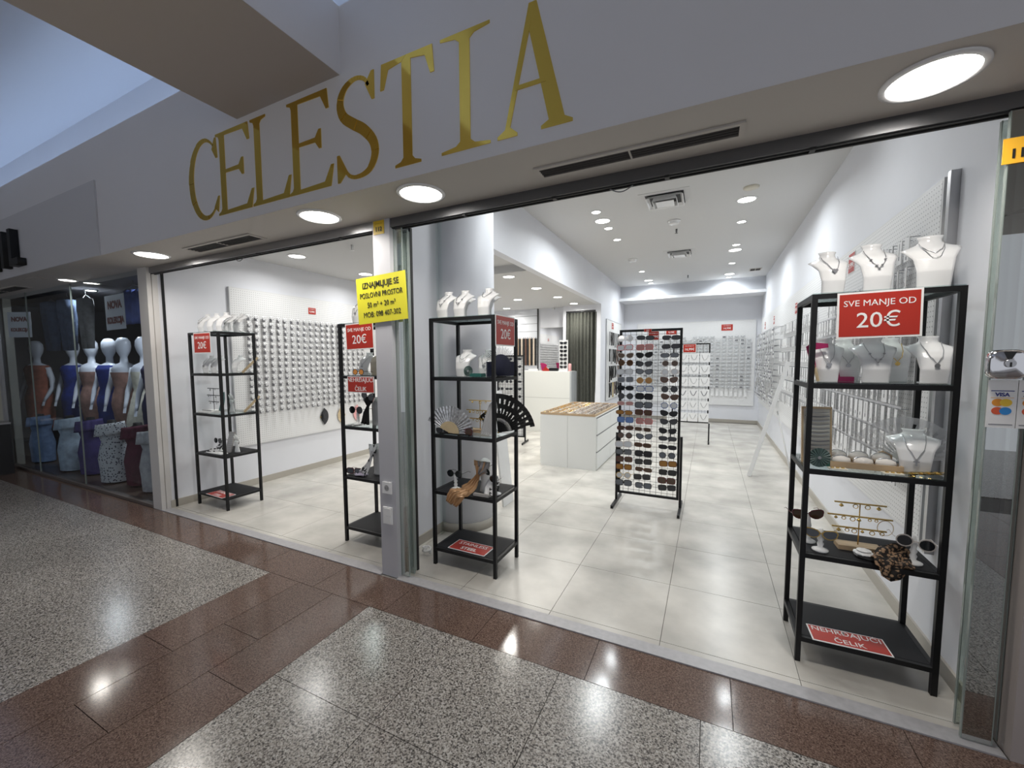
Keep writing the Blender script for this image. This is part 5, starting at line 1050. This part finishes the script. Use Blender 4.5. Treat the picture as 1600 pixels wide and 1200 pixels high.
# ================================================================ dress shop on the left
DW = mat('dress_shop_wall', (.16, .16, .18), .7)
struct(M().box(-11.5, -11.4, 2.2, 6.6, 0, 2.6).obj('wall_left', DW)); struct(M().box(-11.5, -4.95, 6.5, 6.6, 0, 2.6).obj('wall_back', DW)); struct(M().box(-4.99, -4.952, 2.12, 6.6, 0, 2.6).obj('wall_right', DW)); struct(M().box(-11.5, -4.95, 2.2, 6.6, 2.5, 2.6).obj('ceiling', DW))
for i, (x0, x1) in enumerate(((-8.9, -7.90), (-7.895, -6.57), (-6.565, -4.97))):
    o = struct(M().box(x0, x1, 2.078, 2.088, .03, ZS).obj('window_%d' % (i+1), glassmat('shop_glass_%d' % i, (.90, .93, .95), 1.55)))
    struct(M().box(x1, x1+.006, 2.076, 2.09, .03, ZS).obj('trim_%d' % (25+i), EDGE))
struct(M().box(-8.98, -8.9, 2.05, 2.12, 0, ZS).obj('trim_29', mat('alu_grey', (.35, .35, .36), .4)))
for x, y in ((-6.2, 2.75), (-8.0, 2.75)):
    lamp(x, y, 2.47, .06, 17, (.9, .95, 1))
    t = thing('ceiling_light', 'cool ceiling spot inside the dress shop, %s' % ('right' if x > -7 else 'left'), 'light', (x, y, 2.5), group='dress shop spots'); M().lathe([(.08, 0), (.08, -.008), (.06, -.012)], 20).obj('trim_ring', GLOSSW, t); M().lathe([(.055, -.012), (.055, -.014)], 20).obj('diffuser', LAMPS, t)
def mannequin(label, loc, rz, dress, dmat, kind='sheath', arms=True, group='standing mannequins in the dress shop'):
    t = thing('mannequin', label, 'mannequin', loc, rz, group)
    b = M(); b.lathe([(.05, 0), (.05, .02), (.09, .03), (.10, .30), (.13, .62), (.165, .86), (.15, .98), (.115, 1.10), (.14, 1.24), (.165, 1.36), (.13, 1.42), (.052, 1.46), (.045, 1.54), (.06, 1.57), (.085, 1.62), (.100, 1.69), (.092, 1.76), (.055, 1.81), (0, 1.82)], 20, sx=1, sy=.72, caps=False)
    for s in (-1, 1): b.tube([(s*.15, 0, 1.38), (s*.20, .01, 1.20), (s*.23, -.02, 1.06), (s*.20, -.10, .90), (s*.19, -.13, .84)], [.045, .038, .032, .022, .018], 8); [b.tube([(s*.19+s*.007*(q-1.5), -.13, .84), (s*.188+s*.010*(q-1.5), -.15, .77)], [.008, .005], 5) for q in range(4)]
    b.obj('body', MANN, t)
    if kind == 'sheath': pr = [(.13, .50), (.15, .62), (.182, .86), (.165, .98), (.13, 1.10), (.155, 1.24), (.168, 1.32)]
    elif kind == 'flare': pr = [(.27, .45), (.24, .70), (.19, .90), (.14, 1.08), (.158, 1.24), (.165, 1.33)]
    else: pr = [(.17, .40), (.18, .70), (.19, .90), (.14, 1.08), (.16, 1.24), (.178, 1.36), (.14, 1.42)]
    d = M(); n = 30
    P = []
    for i in range(len(pr)-1):
        for q in range(4): f = q/4; P.append((pr[i][0]*(1-f)+pr[i+1][0]*f+.004*((i*4+q) % 2), pr[i][1]*(1-f)+pr[i+1][1]*f))
    P.append(pr[-1]); d.lathe(P, n, sx=1.0, sy=.78, caps=False); d.obj('dress', dmat, t)
FAB = lambda n, c: vary(mat(n, c, .8), 14, .25)
BLUE, ROSE, CREAM, NAV = FAB('fabric_blue', (.012, .03, .22)), FAB('fabric_rose', (.30, .17, .14)), FAB('fabric_cream', (.62, .60, .50)), FAB('fabric_navy', (.012, .010, .06))
GRYB = FAB('fabric_greyblue', (.20, .26, .34))
for x, y, m_, k, n in ((-9.25, 2.9, BLUE, 'wrap', 'white mannequin in a blue and grey wrap dress, leftmost'), (-8.60, 2.9, ROSE, 'sheath', 'white mannequin in a dusty rose ruched strapless dress'), (-8.06, 2.92, BLUE, 'wrap', 'white mannequin in a royal blue dress between two rose dresses'), (-7.57, 2.9, ROSE, 'sheath', 'white mannequin in a beige rose one-shoulder dress'), (-7.05, 2.92, CREAM, 'flare', 'white mannequin in a cream tiered dress'), (-6.45, 2.80, NAV, 'wrap', 'mannequin in a navy dress nearest the white pillar')):
    mannequin(n, (x, y, 0), .5, 'dress', m_, k)
def form(label, loc, mt, sc_=1., rz=.4):
    t = thing('dress_form', label, 'dress form', loc, rz, 'low dress forms in the dress shop window'); t.scale = (sc_,)*3
    M().lathe([(.10, 0), (.10, .015), (.012, .02), (.012, .12)], 16).obj('stand', BLACK, t)
    pr = [(.15, .02), (.155, .18), (.165, .30), (.14, .42), (.12, .50), (.15, .60), (.155, .66)]; M().lathe(pr, 24, sy=.75, caps=False).obj('dress', mt, t)
    M().lathe([(.11, .62), (.12, .68), (.05, .72), (.045, .75), (0, .755)], 18, sy=.75, caps=False).obj('torso', BLKWOOD, t)
    M().shell(lambda u, v: (.15*math.cos(PI*(1+u))*(1.02+.12*v)+.004*math.sin(u*40), .12*math.sin(PI*(1+u))*(1.05+.18*v)+.006*math.sin(u*46), .69-.14*v+.05*u), 32, 4, (0, .004, 0)).obj('neckline_frill', mt, t)
DOT = mat('white_dotted', (.7, .7, .7), .8); nt = DOT.node_tree; vv = nt.nodes.new('ShaderNodeTexVoronoi'); vv.inputs['Scale'].default_value = 42; ge = nt.nodes.new('ShaderNodeNewGeometry'); nt.links.new(ge.outputs['Position'], vv.inputs[0]); cr = nt.nodes.new('ShaderNodeValToRGB'); cr.color_ramp.elements[0].position = .30; cr.color_ramp.elements[0].color = (.03, .03, .06, 1); cr.color_ramp.elements[1].position = .36; cr.color_ramp.elements[1].color = (.62, .64, .66, 1); nt.links.new(vv.outputs[0], cr.inputs[0]); nt.links.new(cr.outputs[0], nt.nodes['Principled BSDF'].inputs['Base Color'])
form('low dress form in a light blue top, leftmost', (-8.80, 2.36, 0), FAB('fabric_lightblue', (.20, .30, .50)), .95); form('low dress form in a pale grey blue dress with a frill', (-7.72, 2.34, 0), FAB('fabric_paleblue', (.42, .52, .62)), 1.0)
form('low dress form in a dark purple dress', (-7.22, 2.38, 0), FAB('fabric_purple', (.05, .035, .16)), 1.0); form('low dress form in a white dress with dark dots', (-6.50, 2.33, 0), DOT, 1.02); form('low dress form in a maroon dress', (-6.05, 2.40, 0), FAB('fabric_maroon', (.09, .01, .03)), 1.0); form('low dress form in a white frilled gown at the pillar', (-5.60, 2.36, 0), FAB('fabric_white', (.45, .45, .46)), .98)
mannequin('mannequin form in an orange red dress at the left of the window', (-9.85, 2.66, 0), .5, 'dress', FAB('fabric_orange', (.32, .10, .06)), 'wrap')
def garment(label, loc, mt, w_, h, kind, rz=0):
    t = thing('hanging_garment', label, 'garment', loc, rz, 'garments hanging at the top of the dress shop window')
    if kind == 'jeans':
        for s in (-1, 1): M().lathe([(.05*w_/.3, -h), (.065*w_/.3, -h*.6), (.085*w_/.3, -h*.2), (.08*w_/.3, -.02)], 14, cx=s*w_*.23, sy=.6).obj('trouser_leg', mt, t)
        M().lathe([(w_*.5, -h*.25), (w_*.48, 0)], 18, sy=.4).obj('waist', mt, t)
    else:
        M().shell(lambda u, v: ((u-.5)*w_*(1-.25*v), .02*math.sin(u*22), -h*(1-v)), 24, 6, (0, .01, 0)).obj('cloth', mt, t)
    M().tube([(-w_*.4, .01, .0), (0, .01, .06), (w_*.4, .01, 0)], .006, 5).tube([(0, .01, .06), (0, .01, .12)], .004, 5).obj('hanger', GREYMET, t)
DEN = FAB('denim', (.07, .10, .17))
garment('blue jeans hanging at the top left of the dress shop', (-8.95, 2.6, 2.36), DEN, .44, .72, 'jeans'); garment('second pair of blue jeans hanging right of the first', (-8.42, 2.62, 2.36), DEN, .44, .72, 'jeans'); garment('grey trousers hanging beside the jeans', (-7.95, 2.66, 2.36), FAB('fabric_grey', (.22, .22, .22)), .36, .7, 'jeans')
garment('dark blue blouse hanging at the top right of the dress shop', (-6.45, 2.6, 2.36), FAB('fabric_denimblue', (.04, .06, .20)), .6, .42, 'top'); garment('charcoal coat hanging in the dress shop', (-6.6, 3.1, 2.36), FAB('fabric_charcoal', (.035, .038, .05)), .9, .9, 'top'); garment('black dress hanging deep in the dress shop', (-7.2, 3.4, 2.36), FAB('fabric_black', (.02, .02, .03)), .7, 1.0, 'top')
sign('white poster NOVA KOLEKCIJA on the dress shop glass', .42, .36, (-5.60, 2.10, 1.985), (0, math.radians(-1), 0), [('NOVA', .105, .075, dict(mt=mat('poster_brown', (.16, .04, .03), .5), bold=.006)), ('KOLEKCIJA', .088, -.085, dict(mt=mat('poster_brown', (.16, .04, .03), .5), bold=.005, xs=.82))], bg=SIGNW, back=mat('poster_paper', (.55, .58, .62), .5), border=0, name='poster', cat='poster')
sign('second white poster at the left end of the dress shop glass', .34, .34, (-8.45, 2.15, 1.98), (0, 0, .4), [('NOVA', .08, .07, dict(mt=MATS['poster_brown'], bold=.005)), ('KOLEKCIJA', .062, -.07, dict(mt=MATS['poster_brown'], bold=.004, xs=.85))], back=MATS['poster_paper'], border=0, name='poster', cat='poster')
t = thing('litter_bin', 'black and steel litter bin at the left edge by the dress shop', 'bin', (-8.42, 1.84, 0)); M().box(-.22, .16, -.10, .10, .0, .66).obj('body', mat('bin_black', (.02, .02, .022), .3), t); M().box(-.225, .165, -.105, .105, .66, .685).obj('lid', STEEL, t); M().box(-.2, .0, -.104, -.10, .05, .60).obj('front_plate', STEEL, t)
